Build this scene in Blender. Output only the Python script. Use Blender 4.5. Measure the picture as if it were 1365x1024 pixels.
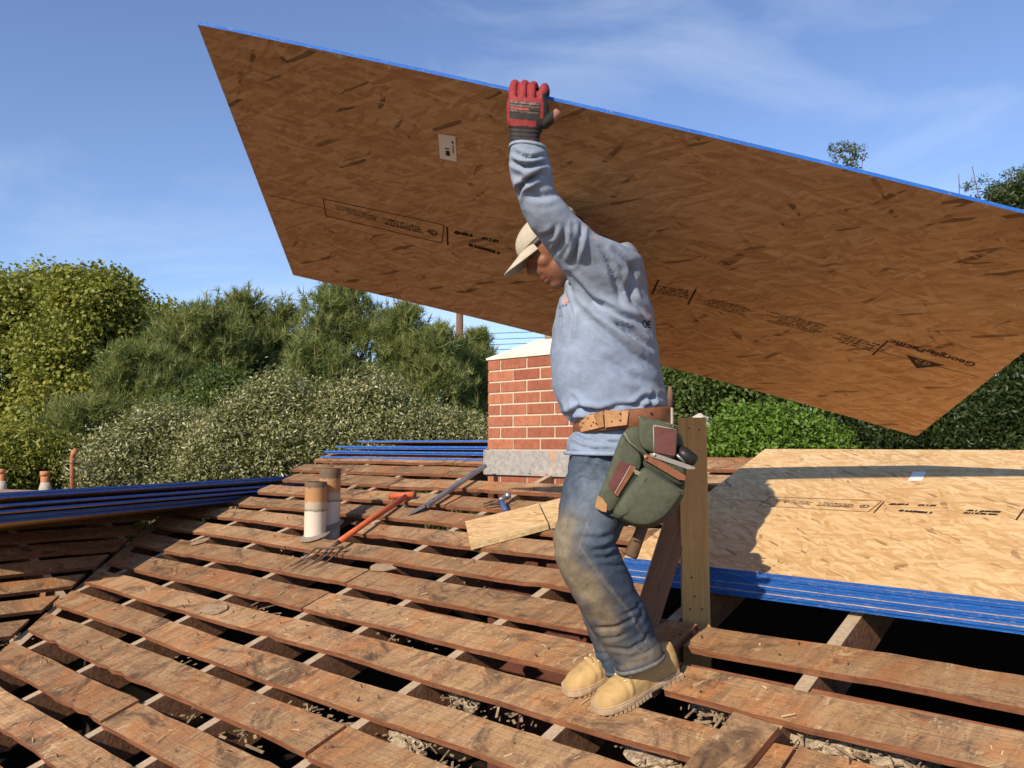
import bpy, bmesh, math, random
import numpy as np
from mathutils import Vector, Matrix, noise as mnoise
from mathutils.bvhtree import BVHTree

for o in list(bpy.data.objects): bpy.data.objects.remove(o, do_unlink=True)
S = bpy.context.scene
COL = S.collection
rnd = random.Random(7)
NP = np.random.default_rng(11)

# ------------------------------------------------------------------ camera, sky, sun, exposure
F, CX, CY, HOR = 1105.0, 682.5, 512.0, 592.0      # focal length and horizon measured on the 1365 x 1024 photograph
ZC = 5.0                                          # eye height above the garden
PITCH = math.atan((HOR - CY) / F)
cam_d = bpy.data.cameras.new('camera'); cam = bpy.data.objects.new('camera', cam_d); COL.objects.link(cam)
cam_d.sensor_fit = 'HORIZONTAL'; cam_d.sensor_width = 36.0; cam_d.lens = 36.0 * F / 1365.0
cam_d.clip_start = 0.05; cam_d.clip_end = 3000
cam.location = (0, 0, ZC); cam.rotation_euler = (math.pi / 2 + PITCH, 0, 0)
S.camera = cam
S.render.resolution_x, S.render.resolution_y = 1024, 768

TH = math.atan(1 / 3.0); AZ = math.radians(42.5)  # 4:12 roof; uphill direction of the main slope
EH = np.array([math.sin(AZ), math.cos(AZ), 0.0])
UU = np.array([math.cos(AZ), -math.sin(AZ), 0.0])
VV = EH * math.cos(TH) + np.array([0, 0, math.sin(TH)])
NN = np.cross(UU, VV)
DB = 1.283                                        # eye to the plane of the board tops
SUN = NN - 0.86 * VV + 0.17 * UU; SUN /= np.linalg.norm(SUN)
sun_el = math.asin(SUN[2]); sun_az = math.atan2(SUN[0], SUN[1])

wd = bpy.data.worlds.new('World'); S.world = wd; wd.use_nodes = True
wn = wd.node_tree; wn.nodes.clear()
def wnode(t, **k):
    n = wn.nodes.new(t)
    for a, b in k.items(): setattr(n, a, b)
    return n
w_out = wnode('ShaderNodeOutputWorld'); w_bg = wnode('ShaderNodeBackground'); w_bg.inputs[1].default_value = 0.130
w_sky = wnode('ShaderNodeTexSky', sky_type='NISHITA'); w_sky.sun_disc = False
w_sky.sun_elevation = sun_el; w_sky.sun_rotation = sun_az
w_sky.altitude = 50; w_sky.air_density = 1.0; w_sky.dust_density = 0.0; w_sky.ozone_density = 4.5
w_tc = wnode('ShaderNodeTexCoord'); w_map = wnode('ShaderNodeMapping'); w_map.inputs['Scale'].default_value = (1.3, 0.8, 3.4)
w_map.inputs['Rotation'].default_value = (0, math.radians(-24), math.radians(20)); w_map.inputs['Location'].default_value = (0.5, 0.2, 0.0)
w_no = wnode('ShaderNodeTexNoise'); w_no.inputs['Scale'].default_value = 2.1; w_no.inputs['Detail'].default_value = 7; w_no.inputs['Roughness'].default_value = 0.56; w_no.inputs['Distortion'].default_value = 0.5
w_ra = wnode('ShaderNodeValToRGB'); w_ra.color_ramp.elements[0].position = 0.50; w_ra.color_ramp.elements[1].position = 0.86
w_ra.color_ramp.elements[1].color = (0.34, 0.34, 0.34, 1)
w_mix = wnode('ShaderNodeMixRGB'); w_mix.inputs[2].default_value = (6.4, 6.9, 7.6, 1)
L = wn.links.new
L(w_tc.outputs['Generated'], w_map.inputs[0]); L(w_map.outputs[0], w_no.inputs['Vector']); L(w_no.outputs['Fac'], w_ra.inputs[0])
w_hs = wnode('ShaderNodeHueSaturation'); w_hs.inputs['Saturation'].default_value = 0.96; w_tint = wnode('ShaderNodeMixRGB', blend_type='MULTIPLY'); w_tint.inputs[0].default_value = 1; w_tint.inputs[2].default_value = (1.02, .97, 1.04, 1)
L(w_sky.outputs[0], w_hs.inputs['Color']); L(w_hs.outputs[0], w_tint.inputs[1]); L(w_ra.outputs[0], w_mix.inputs[0]); L(w_tint.outputs[0], w_mix.inputs[1]); L(w_mix.outputs[0], w_bg.inputs[0]); L(w_bg.outputs[0], w_out.inputs[0])

sd = bpy.data.lights.new('sun', 'SUN'); sd.energy = 4.6; sd.angle = math.radians(0.53); sd.color = (1.0, 0.87, 0.70)
so = bpy.data.objects.new('sun', sd); COL.objects.link(so); so.location = (0, 0, 30)
so.rotation_euler = Vector(SUN).to_track_quat('Z', 'Y').to_euler()
S.view_settings.view_transform = 'Standard'; S.view_settings.look = 'None'; S.view_settings.gamma = 1.0
S.view_settings.exposure = 0.35; S.view_settings.use_curve_mapping = False
S.cycles.max_bounces = 6; S.cycles.diffuse_bounces = 4; S.cycles.transparent_max_bounces = 8
S.cycles.sample_clamp_indirect = 6

# ------------------------------------------------------------------ geometry helpers
CP, SP = math.cos(PITCH), math.sin(PITCH)
O3 = np.array([0, 0, ZC])
def ray(x, y):
    d0, d2 = (x - CX) / F, -(y - CY) / F
    return np.array([d0, CP - SP * d2, SP + CP * d2])
def at(x, y, depth):                 # the point of that pixel's ray at a distance (along world Y) from the eye
    r = ray(x, y); return O3 + r * (depth / r[1])
def hit(x, y, d=DB):                 # the pixel's point on a plane parallel to the main slope
    r = ray(x, y); return O3 + r * (-d / (NN @ r))
def proj(P):
    P = np.asarray(P, float) - O3
    y = CP * P[..., 1] + SP * P[..., 2]; z = -SP * P[..., 1] + CP * P[..., 2]
    return np.stack([CX + F * P[..., 0] / y, CY - F * z / y], -1)
def RP(u, v, h=0.0):                 # roof coordinates -> world (h above the board tops)
    return O3 + UU * u + VV * v + NN * (h - DB)
def uvof(P):
    P = P - O3; return P @ UU, P @ VV, P @ NN + DB
def mw(x, y, z, o):
    m = Matrix.Identity(4)
    for i in range(3):
        m[i][0], m[i][1], m[i][2], m[i][3] = x[i], y[i], z[i], o[i]
    return m
def rootobj(name, loc, label=None, cat=None, group=None):
    o = bpy.data.objects.new(name, None); COL.objects.link(o); o.location = Vector(loc); o.empty_display_size = 0.1
    tag(o, label, cat, group); return o
def tag(o, label=None, cat=None, group=None, kind=None):
    if label: o['label'] = label
    if cat: o['category'] = cat
    if group: o['group'] = group
    if kind: o['kind'] = kind
    return o
def put(o, parent):
    if parent is None: return
    o.parent = parent
    p = parent; m = Matrix.Identity(4); chain = []
    while p is not None: chain.append(p); p = p.parent
    m = Matrix.Identity(4)
    for q in reversed(chain): m = m @ q.matrix_parent_inverse @ q.matrix_basis
    o.matrix_parent_inverse = m.inverted()
def link(name, me, mats, parent=None, M=None):
    for m in (mats if isinstance(mats, (list, tuple)) else [mats]):
        if m is not None: me.materials.append(m)
    o = bpy.data.objects.new(name, me); COL.objects.link(o)
    if M is not None: o.matrix_basis = M
    put(o, parent); return o
def mesh(name, v, f, mats, parent=None, smooth=False, M=None, mi=None):
    me = bpy.data.meshes.new(name); me.from_pydata([tuple(map(float, p)) for p in v], [], [tuple(map(int, q)) for q in f])
    if smooth: me.polygons.foreach_set('use_smooth', [True] * len(me.polygons))
    if mi is not None: me.polygons.foreach_set('material_index', list(mi))
    me.update(); return link(name, me, mats, parent, M)
def bigmesh(name, V, Fa, mats, parent=None, attr=None, smooth=False):
    """V (n,3), Fa (m,k) numpy; attr = per-face random float"""
    me = bpy.data.meshes.new(name); n, (m, k) = len(V), Fa.shape
    me.vertices.add(n); me.vertices.foreach_set('co', V.astype(np.float32).ravel())
    me.loops.add(m * k); me.loops.foreach_set('vertex_index', Fa.astype(np.int32).ravel())
    me.polygons.add(m); me.polygons.foreach_set('loop_start', np.arange(0, m * k, k, dtype=np.int32))
    me.polygons.foreach_set('loop_total', np.full(m, k, dtype=np.int32))
    if smooth: me.polygons.foreach_set('use_smooth', np.ones(m, dtype=bool))
    me.update(calc_edges=True)
    if attr is not None:
        a = me.attributes.new('rnd', 'FLOAT', 'FACE'); a.data.foreach_set('value', attr.astype(np.float32))
    return link(name, me, mats, parent)
BOXF = [(0, 3, 2, 1), (4, 5, 6, 7), (0, 1, 5, 4), (1, 2, 6, 5), (2, 3, 7, 6), (3, 0, 4, 7)]
def boxv(x0, x1, y0, y1, z0, z1):
    return [(x0, y0, z0), (x1, y0, z0), (x1, y1, z0), (x0, y1, z0), (x0, y0, z1), (x1, y0, z1), (x1, y1, z1), (x0, y1, z1)]
def box(name, x0, x1, y0, y1, z0, z1, mats, parent=None, M=None, bev=0.0):
    if bev <= 0: return mesh(name, boxv(x0, x1, y0, y1, z0, z1), BOXF, mats, parent, M=M)
    bm = bmesh.new(); vs = [bm.verts.new(p) for p in boxv(x0, x1, y0, y1, z0, z1)]
    for q in BOXF: bm.faces.new([vs[i] for i in q])
    bmesh.ops.bevel(bm, geom=bm.edges[:], offset=bev, segments=2, affect='EDGES', profile=0.6)
    me = bpy.data.meshes.new(name); bm.to_mesh(me); bm.free()
    return link(name, me, mats, parent, M)
def loftdata(rings):
    """rings: list of (n,3) arrays; closed tube with fan caps"""
    n = len(rings[0]); V = list(np.concatenate(rings)); Fq = []
    for i in range(len(rings) - 1):
        for j in range(n):
            a, b = i * n + j, i * n + (j + 1) % n
            Fq.append((a, b, b + n, a + n))
    V.append(rings[0].mean(0)); c0 = len(V) - 1
    V.append(rings[-1].mean(0)); c1 = len(V) - 1
    e = (len(rings) - 1) * n
    for j in range(n):
        Fq.append((c0, (j + 1) % n, j)); Fq.append((c1, e + j, e + (j + 1) % n))
    return V, Fq
def circ(c, a, b, n=20, p=2.0):
    t = np.arange(n) * 2 * math.pi / n; co, si = np.cos(t), np.sin(t)
    co = np.sign(co) * np.abs(co) ** (2 / p); si = np.sign(si) * np.abs(si) ** (2 / p)
    return np.asarray(c)[None] + co[:, None] * np.asarray(a)[None] + si[:, None] * np.asarray(b)[None]
def pipe_rings(P, R, n=12, ref=None):
    P = [np.asarray(p, float) for p in P]; out = []
    for i, p in enumerate(P):
        d = P[min(i + 1, len(P) - 1)] - P[max(i - 1, 0)]; d /= np.linalg.norm(d)
        r = np.array(ref if ref is not None else (0, 0, 1.0)); 
        if abs(d @ r) > 0.95: r = np.array((0, 1.0, 0))
        a = np.cross(r, d); a /= np.linalg.norm(a); b = np.cross(d, a)
        rr = R[i] if hasattr(R, '__len__') else R
        ra, rb = rr if hasattr(rr, '__len__') else (rr, rr)
        out.append(circ(p, a * ra, b * rb, n))
    return out
def pipe(name, P, R, mats, parent=None, n=12, smooth=True):
    V, Fq = loftdata(pipe_rings(P, R, n)); return mesh(name, V, Fq, mats, parent, smooth)
def join(parts):
    V, Fq = [], []
    for v, f in parts:
        o = len(V); V += list(v); Fq += [tuple(i + o for i in q) for q in f]
    return V, Fq
def ellipsoid(c, ax, n=16, m=10):
    """ax: three world axis vectors already scaled"""
    rings = []
    for i in range(1, m):
        t = -math.pi / 2 + math.pi * i / m
        rings.append(circ(np.asarray(c) + np.asarray(ax[2]) * math.sin(t), np.asarray(ax[0]) * math.cos(t), np.asarray(ax[1]) * math.cos(t), n))
    V, Fq = loftdata(rings); V[-2] = np.asarray(c) - ax[2]; V[-1] = np.asarray(c) + ax[2]
    return V, Fq
def voxel(name, parts, size, smooth=3, factor=0.5):
    """union of closed shapes -> one continuous smooth mesh (returned as mesh datablock)"""
    V, Fq = join(parts)
    me = bpy.data.meshes.new(name + '_src'); me.from_pydata([tuple(map(float, p)) for p in V], [], Fq); me.update()
    bm = bmesh.new(); bm.from_mesh(me); bmesh.ops.recalc_face_normals(bm, faces=bm.faces[:]); bm.to_mesh(me); bm.free()
    o = bpy.data.objects.new(name + '_src', me); COL.objects.link(o)
    r = o.modifiers.new('r', 'REMESH'); r.mode = 'VOXEL'; r.voxel_size = size
    if smooth:
        s = o.modifiers.new('s', 'SMOOTH'); s.iterations = smooth; s.factor = factor
    dg = bpy.context.evaluated_depsgraph_get(); out = bpy.data.meshes.new_from_object(o.evaluated_get(dg))
    bpy.data.objects.remove(o, do_unlink=True); bpy.data.meshes.remove(me)
    out.name = name; out.polygons.foreach_set('use_smooth', [True] * len(out.polygons)); return out
def mcoords(me):
    a = np.empty(len(me.vertices) * 3, np.float32); me.vertices.foreach_get('co', a); return a.reshape(-1, 3).astype(float)
def mnormals(me):
    a = np.empty(len(me.vertices) * 3, np.float32); me.vertices.foreach_get('normal', a); return a.reshape(-1, 3).astype(float)
def setco(me, V): me.vertices.foreach_set('co', V.astype(np.float32).ravel()); me.update()
def vnoise(V, sc, seed=0.0):
    return np.array([mnoise.noise(Vector((p[0] * sc[0] + seed, p[1] * sc[1] + seed * 0.7, p[2] * sc[2] - seed))) for p in V])
def vcolor(me, C, name='paint'):
    a = me.color_attributes.new(name, 'FLOAT_COLOR', 'POINT'); c = np.ones((len(C), 4), np.float32); c[:, :3] = C
    a.data.foreach_set('color', c.ravel())

# ------------------------------------------------------------------ material helpers
class MT:
    def __init__(s, name):
        s.m = bpy.data.materials.new(name); s.m.use_nodes = True; s.t = s.m.node_tree; s.t.nodes.clear()
        s.out = s.n('ShaderNodeOutputMaterial'); s.b = s.n('ShaderNodeBsdfPrincipled'); s.l(s.b.outputs[0], s.out.inputs[0])
    def n(s, t, **k):
        q = s.t.nodes.new(t)
        for a, b in k.items(): setattr(q, a, b)
        return q
    def l(s, a, b): s.t.links.new(a, b)
    def val(s, inp, v):
        if hasattr(v, 'is_output') or isinstance(v, bpy.types.NodeSocket): s.l(v, inp)
        else: inp.default_value = v
    def coord(s, kind='Object', scale=(1, 1, 1), rot=(0, 0, 0), rand=False, src=None):
        tc = src if src is not None else s.n('ShaderNodeTexCoord').outputs[kind]
        if rand:
            oi = s.n('ShaderNodeObjectInfo'); mul = s.n('ShaderNodeMath', operation='MULTIPLY'); s.l(oi.outputs['Random'], mul.inputs[0]); mul.inputs[1].default_value = 37.0
            ad = s.n('ShaderNodeVectorMath', operation='ADD'); s.l(tc, ad.inputs[0]); s.l(mul.outputs[0], ad.inputs[1]); tc = ad.outputs[0]
        if rot != (0, 0, 0):
            r = s.n('ShaderNodeMapping'); r.inputs['Rotation'].default_value = rot; s.l(tc, r.inputs[0]); tc = r.outputs[0]
        if scale == (1, 1, 1): return tc
        m = s.n('ShaderNodeMapping'); m.inputs['Scale'].default_value = scale; s.l(tc, m.inputs[0]); return m.outputs[0]
    def noise(s, vec, scale, detail=4, rough=0.55, dist=0.0, out='Fac'):
        q = s.n('ShaderNodeTexNoise'); q.inputs['Scale'].default_value = scale; q.inputs['Detail'].default_value = detail
        q.inputs['Roughness'].default_value = rough; q.inputs['Distortion'].default_value = dist; s.l(vec, q.inputs['Vector']); return q.outputs[out]
    def voro(s, vec, scale, out='Color', feature='F1'):
        q = s.n('ShaderNodeTexVoronoi', feature=feature); q.inputs['Scale'].default_value = scale; s.l(vec, q.inputs['Vector']); return q.outputs[out]
    def ramp(s, fac, stops):
        q = s.n('ShaderNodeValToRGB'); e = q.color_ramp.elements
        while len(e) < len(stops): e.new(0.5)
        for i, (p, c) in enumerate(stops):
            e[i].position = p; e[i].color = (c, c, c, 1) if not hasattr(c, '__len__') else (*c, 1)
        s.l(fac, q.inputs[0]); return q.outputs[0]
    def mix(s, fac, a, b, mode='MIX'):
        q = s.n('ShaderNodeMixRGB', blend_type=mode)
        for i, v in zip((0, 1, 2), (fac, a, b)):
            if isinstance(v, bpy.types.NodeSocket): s.l(v, q.inputs[i])
            elif i == 0: q.inputs[0].default_value = v
            else: q.inputs[i].default_value = (*v, 1)
        return q.outputs[0]
    def math(s, op, a, b=0.0):
        q = s.n('ShaderNodeMath', operation=op)
        for i, v in enumerate((a, b)):
            if isinstance(v, bpy.types.NodeSocket): s.l(v, q.inputs[i])
            else: q.inputs[i].default_value = v
        return q.outputs[0]
    def attr(s, name, out='Color'):
        q = s.n('ShaderNodeAttribute'); q.attribute_name = name; return q.outputs[out]
    def objrand(s): return s.n('ShaderNodeObjectInfo').outputs['Random']
    def done(s, col=None, rough=0.7, bump=None, bstr=0.3, bdist=0.01, spec=0.3, metal=0.0):
        if col is not None:
            if isinstance(col, bpy.types.NodeSocket): s.l(col, s.b.inputs['Base Color'])
            else: s.b.inputs['Base Color'].default_value = (*col, 1)
        s.val(s.b.inputs['Roughness'], rough); s.b.inputs['Specular IOR Level'].default_value = spec; s.b.inputs['Metallic'].default_value = metal
        if bump is not None:
            q = s.n('ShaderNodeBump'); q.inputs['Strength'].default_value = bstr; q.inputs['Distance'].default_value = bdist
            s.l(bump, q.inputs['Height']); s.l(q.outputs[0], s.b.inputs['Normal'])
        return s.m

def mat_board():
    s = MT('weathered_board'); c = s.coord(rand=True)
    broad = s.noise(s.coord(scale=(1, 1.4, 1), src=c), 3.4, 5, 0.62, 0.5)
    streak = s.noise(s.coord(scale=(11, 1.3, 1), rot=(0, 0, 0.20), src=c), 1.7, 5, 0.68, 0.6)
    grain = s.noise(s.coord(scale=(1.0, 30, 6), src=c), 5.0, 5, 0.65, 0.8)
    fine = s.noise(c, 75, 3, 0.7); mott = s.noise(c, 20, 5, 0.75, 0.6)
    patch = s.noise(s.coord(scale=(1.6, 2.2, 1), src=c), 2.4, 6, 0.74, 1.4); warm = s.noise(c, 4.0, 4, 0.6, 1.0)
    col = s.mix(s.ramp(broad, [(0.36, 0.0), (0.62, 1.0)]), (0.40, 0.225, 0.108), (0.55, 0.36, 0.195))
    col = s.mix(s.ramp(warm, [(0.48, 0.0), (0.62, 0.85)]), col, (0.52, 0.225, 0.085))
    col = s.mix(s.ramp(streak, [(0.46, 0.0), (0.62, 0.62)]), col, (0.24, 0.15, 0.09))
    col = s.mix(s.ramp(s.noise(s.coord(scale=(16, 1.6, 1), rot=(0, 0, -.1), src=c), 2.6, 4, .7, .4), [(0.55, 0.0), (0.66, 0.5)]), col, (0.60, 0.42, 0.245))
    col = s.mix(s.ramp(patch, [(0.52, 0.0), (0.62, 0.78)]), col, (0.125, 0.078, 0.05))
    col = s.mix(s.ramp(patch, [(0.63, 0.0), (0.70, 0.8)]), col, (0.055, 0.040, 0.032))
    col = s.mix(s.ramp(mott, [(0.30, 0.6), (0.42, 0.0)]), col, (0.17, 0.105, 0.065))
    col = s.mix(s.ramp(s.noise(s.coord(scale=(2.0, 1.2, 1), rot=(0, 0, .3), src=c), 10, 5, 0.74, 0.8), [(0.59, 0.0), (0.66, 0.8)]), col, (0.68, 0.50, 0.30))
    col = s.mix(s.ramp(grain, [(0.33, 0.5), (0.47, 0.0)]), col, (0.20, 0.12, 0.07))
    col = s.mix(s.ramp(fine, [(0.31, 0.55), (0.43, 0.0)]), col, (0.10, 0.07, 0.05))
    oi = s.objrand(); col = s.mix(1.0, col, s.mix(oi, (0.60, 0.555, 0.50), (0.86, 0.82, 0.76)), 'MULTIPLY')
    h = s.math('ADD', s.math('MULTIPLY', fine, 0.6), s.math('ADD', s.math('MULTIPLY', grain, 0.9), s.math('ADD', broad, mott)))
    return s.done(col, 0.84, h, 0.55, 0.007, 0.22)
def mat_redwood(name='board_edge', a=(0.17, 0.060, 0.028), b=(0.30, 0.125, 0.058)):
    s = MT(name); c = s.coord(rand=True)
    g = s.noise(s.coord(scale=(1.5, 20, 20), src=c), 4.0, 5, 0.6, 0.4); f = s.noise(c, 30, 4, 0.6)
    col = s.mix(s.ramp(g, [(0.3, 0.0), (0.7, 1.0)]), a, b); col = s.mix(s.ramp(f, [(0.3, 0.5), (0.5, 0.0)]), col, (0.06, 0.03, 0.02))
    return s.done(col, 0.8, g, 0.4, 0.005, 0.2)
def mat_lumber(name, a, b, sc=1.0):
    s = MT(name); c = s.coord(rand=True)
    g = s.noise(s.coord(scale=(22 * sc, 22 * sc, 1.2), src=c), 2.6, 5, 0.6, 1.2); k = s.noise(c, 12, 3, 0.5)
    col = s.mix(s.ramp(g, [(0.3, 0.0), (0.7, 1.0)]), a, b); col = s.mix(s.ramp(k, [(0.62, 0.0), (0.72, 0.4)]), col, tuple(x * 0.55 for x in a))
    return s.done(col, 0.68, g, 0.25, 0.004, 0.3)
def mat_osb(name, base, lo, hi, dark, soft=1.0):
    """oriented strand board: layers of long flakes at mixed angles, each flake with its own tone and grain"""
    s = MT(name); c = s.coord(rand=True)
    warp = s.noise(c, 9, 3, 0.6, 0, 'Color'); va = s.n('ShaderNodeVectorMath', operation='SCALE'); s.l(warp, va.inputs[0]); va.inputs['Scale'].default_value = 0.018
    ad = s.n('ShaderNodeVectorMath', operation='ADD'); s.l(c, ad.inputs[0]); s.l(va.outputs[0], ad.inputs[1]); c2 = ad.outputs[0]
    col = None; hh = None
    for i, (rot, sx, sy, sc) in enumerate([(0.08, 1, 5, 7), (-0.30, 1, 6, 8), (0.45, 1, 6, 9), (-0.8, 1, 5, 12), (0.18, 1, 7, 9), (1.1, 1, 5.5, 14), (-0.12, 1, 8, 10), (0.62, 1, 6.5, 13)]):
        vec = s.coord(scale=(sx, sy, 1), rot=(0, 0, rot), src=c2)
        sep = s.n('ShaderNodeSeparateColor'); s.l(s.voro(vec, sc, 'Color'), sep.inputs[0])
        g = s.noise(s.coord(scale=(1.5, 42, 1), rot=(0, 0, rot), src=c2), 7, 4, 0.62, 0.3)
        t = s.math('ADD', s.math('MULTIPLY', sep.outputs[0], 0.55), s.math('MULTIPLY', g, 0.5))
        tone = s.ramp(t, [(0.30, lo), (0.52, base), (0.76, hi)])
        if i == 0: col = tone
        else: col = s.mix(s.math('MULTIPLY', s.ramp(sep.outputs[1], [(0.62, 0.0), (0.66, 1.0)]), 0.85 * soft), col, tone)
        if i in (3, 5, 7): col = s.mix(s.ramp(sep.outputs[2], [(0.982, 0.0), (0.985, 0.65)]), col, dark)
        hh = t if hh is None else s.math('ADD', hh, t)
    sp = s.noise(s.coord(scale=(1.2, 5, 1), rot=(0, 0, -0.2), src=c), 17, 5, 0.7, 0.9)
    col = s.mix(s.ramp(sp, [(0.20, 0.75), (0.26, 0.0)]), col, dark)
    big = s.noise(c, 2.2, 5, 0.65); col = s.mix(0.3, col, s.ramp(big, [(0.3, 0.6), (0.7, 1.0)]), 'MULTIPLY')
    return s.done(col, 0.75, hh, 0.12, 0.0015, 0.2)
def mat_blue(name='blue_edge_paint'):
    s = MT(name); c = s.coord(rand=True)
    f = s.noise(s.coord(scale=(2, 2, 40), src=c), 7, 5, 0.65, 0.6); k = s.noise(s.coord(scale=(2.5, 2.5, 30), src=c), 16, 4, 0.7)
    col = s.mix(s.ramp(f, [(0.3, 0.0), (0.7, 1.0)]), (0.010, 0.070, 0.30), (0.022, 0.15, 0.52))
    col = s.mix(s.ramp(k, [(0.60, 0.0), (0.66, 0.8)]), col, (0.42, 0.36, 0.26))
    return s.done(col, 0.55, k, 0.3, 0.003, 0.35)
def mat_plain(name, col, rough=0.7, var=0.25, sc=12, bump=0.2, spec=0.3, metal=0.0, rand=True, bd=0.004):
    s = MT(name); c = s.coord(rand=rand); f = s.noise(c, sc, 5, 0.6, 0.3)
    k = s.mix(s.ramp(f, [(0.25, 0.0), (0.75, 1.0)]), tuple(x * (1 - var) for x in col), tuple(min(1, x * (1 + var)) for x in col))
    return s.done(k, rough, f, bump, bd, spec, metal)
def mat_paint(name, rough=0.75, var=0.2, sc=20, bump=0.3, bd=0.003, weave=False, spec=0.3):
    """colour from painted vertices plus fine wear"""
    s = MT(name); c = s.coord(); a = s.attr('paint'); f = s.noise(c, sc, 5, 0.62, 0.2)
    k = s.mix(1.0, a, s.ramp(f, [(0.2, 1 - var), (0.8, 1 + var * 0.6)]), 'MULTIPLY')
    h = f
    if weave:
        w = s.noise(s.coord(scale=(1, 1, 1), src=c), 700, 2, 0.5); k = s.mix(0.35, k, s.ramp(w, [(0.25, 0.55), (0.75, 1.35)]), 'MULTIPLY')
        h = s.math('ADD', f, s.math('MULTIPLY', w, 0.3))
    return s.done(k, rough, h, bump, bd, spec)
def mat_leaf(name, stops, rough=0.5, trans=0.35, spec=0.35):
    s = MT(name); a = s.attr('rnd', 'Fac'); col = s.ramp(a, stops)
    s.done(col, rough, None, spec=spec)
    tr = s.n('ShaderNodeBsdfTranslucent'); s.l(s.mix(0.5, col, (0.30, 0.34, 0.05)), tr.inputs[0])
    mx = s.n('ShaderNodeMixShader'); mx.inputs[0].default_value = trans
    s.l(s.b.outputs[0], mx.inputs[1]); s.l(tr.outputs[0], mx.inputs[2]); s.l(mx.outputs[0], s.out.inputs[0]); return s.m

M_board = mat_board(); M_edge = mat_redwood(); M_dim = mat_redwood('rough_rafter', (0.22, 0.10, 0.055), (0.36, 0.19, 0.10))
M_raft = mat_lumber('rafter_top', (0.34, 0.25, 0.16), (0.50, 0.38, 0.25))
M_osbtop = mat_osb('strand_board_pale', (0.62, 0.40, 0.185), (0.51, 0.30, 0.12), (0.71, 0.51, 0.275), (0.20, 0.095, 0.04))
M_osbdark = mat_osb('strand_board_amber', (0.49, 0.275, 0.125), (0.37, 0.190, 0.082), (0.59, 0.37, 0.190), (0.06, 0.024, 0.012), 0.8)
M_osbedge = mat_plain('strand_board_raw_edge', (0.55, 0.40, 0.22), 0.85, 0.35, 40)
M_blue = mat_blue(); M_print = mat_plain('printing_ink', (0.030, 0.016, 0.012), 0.8, 0.3)
M_white = mat_plain('paper_white', (0.72, 0.70, 0.64), 0.6, 0.06)
M_post = mat_lumber('stud_lumber', (0.50, 0.25, 0.075), (0.64, 0.37, 0.13)); M_brace = mat_lumber('old_brown_lumber', (0.15, 0.065, 0.03), (0.25, 0.12, 0.06))

# ------------------------------------------------------------------ ground
s = MT('garden_soil'); c = s.coord(); f = s.noise(c, 0.6, 6, 0.6)
M_ground = s.done(s.mix(s.ramp(f, [(0.4, 0.0), (0.6, 1.0)]), (0.07, 0.055, 0.035), (0.06, 0.075, 0.025)), 0.95, f, 0.4, 0.05)
g = 900.0
tag(mesh('ground', [(-g, -g, 0), (g, -g, 0), (g, g, 0), (-g, g, 0)], [(0, 1, 2, 3)], M_ground), kind='structure')

# ------------------------------------------------------------------ roof
roof = rootobj('house_roof', RP(-2, 1.5, -0.5), 'stripped house roof of spaced weathered boards over open rafters', 'roof')
RAFT_H = -0.019
def VAL(v): return -4.40 - 0.949 * (v - 1.0)          # valley line in roof coordinates
def board(u0, u1, v0, v1, seed, h=0.0, cutL=None, cutR=None, thick=0.019, name='sheathing_board', parent=None, base=None, wav=0.0035, notch=0.0):
    """one plank; base(u,v,h)->axes if not the main slope"""
    R = random.Random(seed); Lb = u1 - u0; ns = max(3, int(Lb / 0.07)); W = v1 - v0
    V, Fq, mi = [], [], []
    ph = [R.uniform(0, 6.28) for _ in range(6)]
    for i in range(ns + 1):
        t = i / ns; x = t * Lb
        e0 = wav * (math.sin(x * 3.1 + ph[0]) + 0.6 * math.sin(x * 9.3 + ph[1])) + R.gauss(0, wav * 0.4)
        e1 = wav * (math.sin(x * 2.7 + ph[2]) + 0.6 * math.sin(x * 8.1 + ph[3])) + R.gauss(0, wav * 0.4)
        if R.random() < 0.05: e0 += R.uniform(0.004, 0.012)
        z = 0.0022 * math.sin(x * 2.3 + ph[4]) + 0.0018 * math.sin(x * 6.1 + ph[5])
        xa = xb = x
        if i == 0 and cutL: xa, xb = x + cutL(v0) - cutL(v0), x + cutL(v1) - cutL(v0)
        if i == ns and cutR: xb = x + cutR(v1) - cutR(v0)
        if i in (0, ns) and notch: xa += R.uniform(-notch, notch); xb += R.uniform(-notch, notch)
        tw = R.uniform(-.0004, .0004)
        V += [(xa, e0, z), (xb, W + e1, z + tw), (xa, e0, z - thick), (xb, W + e1, z - thick + tw)]
    for i in range(ns):
        a, b = i * 4, i * 4 + 4
        Fq += [(a, b, b + 1, a + 1), (a + 2, a + 3, b + 3, b + 2), (a, a + 2, b + 2, b), (a + 1, b + 1, b + 3, a + 3)]; mi += [0, 1, 1, 1]
    e = ns * 4; Fq += [(0, 1, 3, 2), (e, e + 2, e + 3, e + 1)]; mi += [1, 1]
    M = base(u0, v0, h) if base else mw(UU, VV, NN, RP(u0, v0, h))
    return mesh(name, V, Fq, [M_board, M_edge], parent or roof, M=M, mi=mi)

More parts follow.
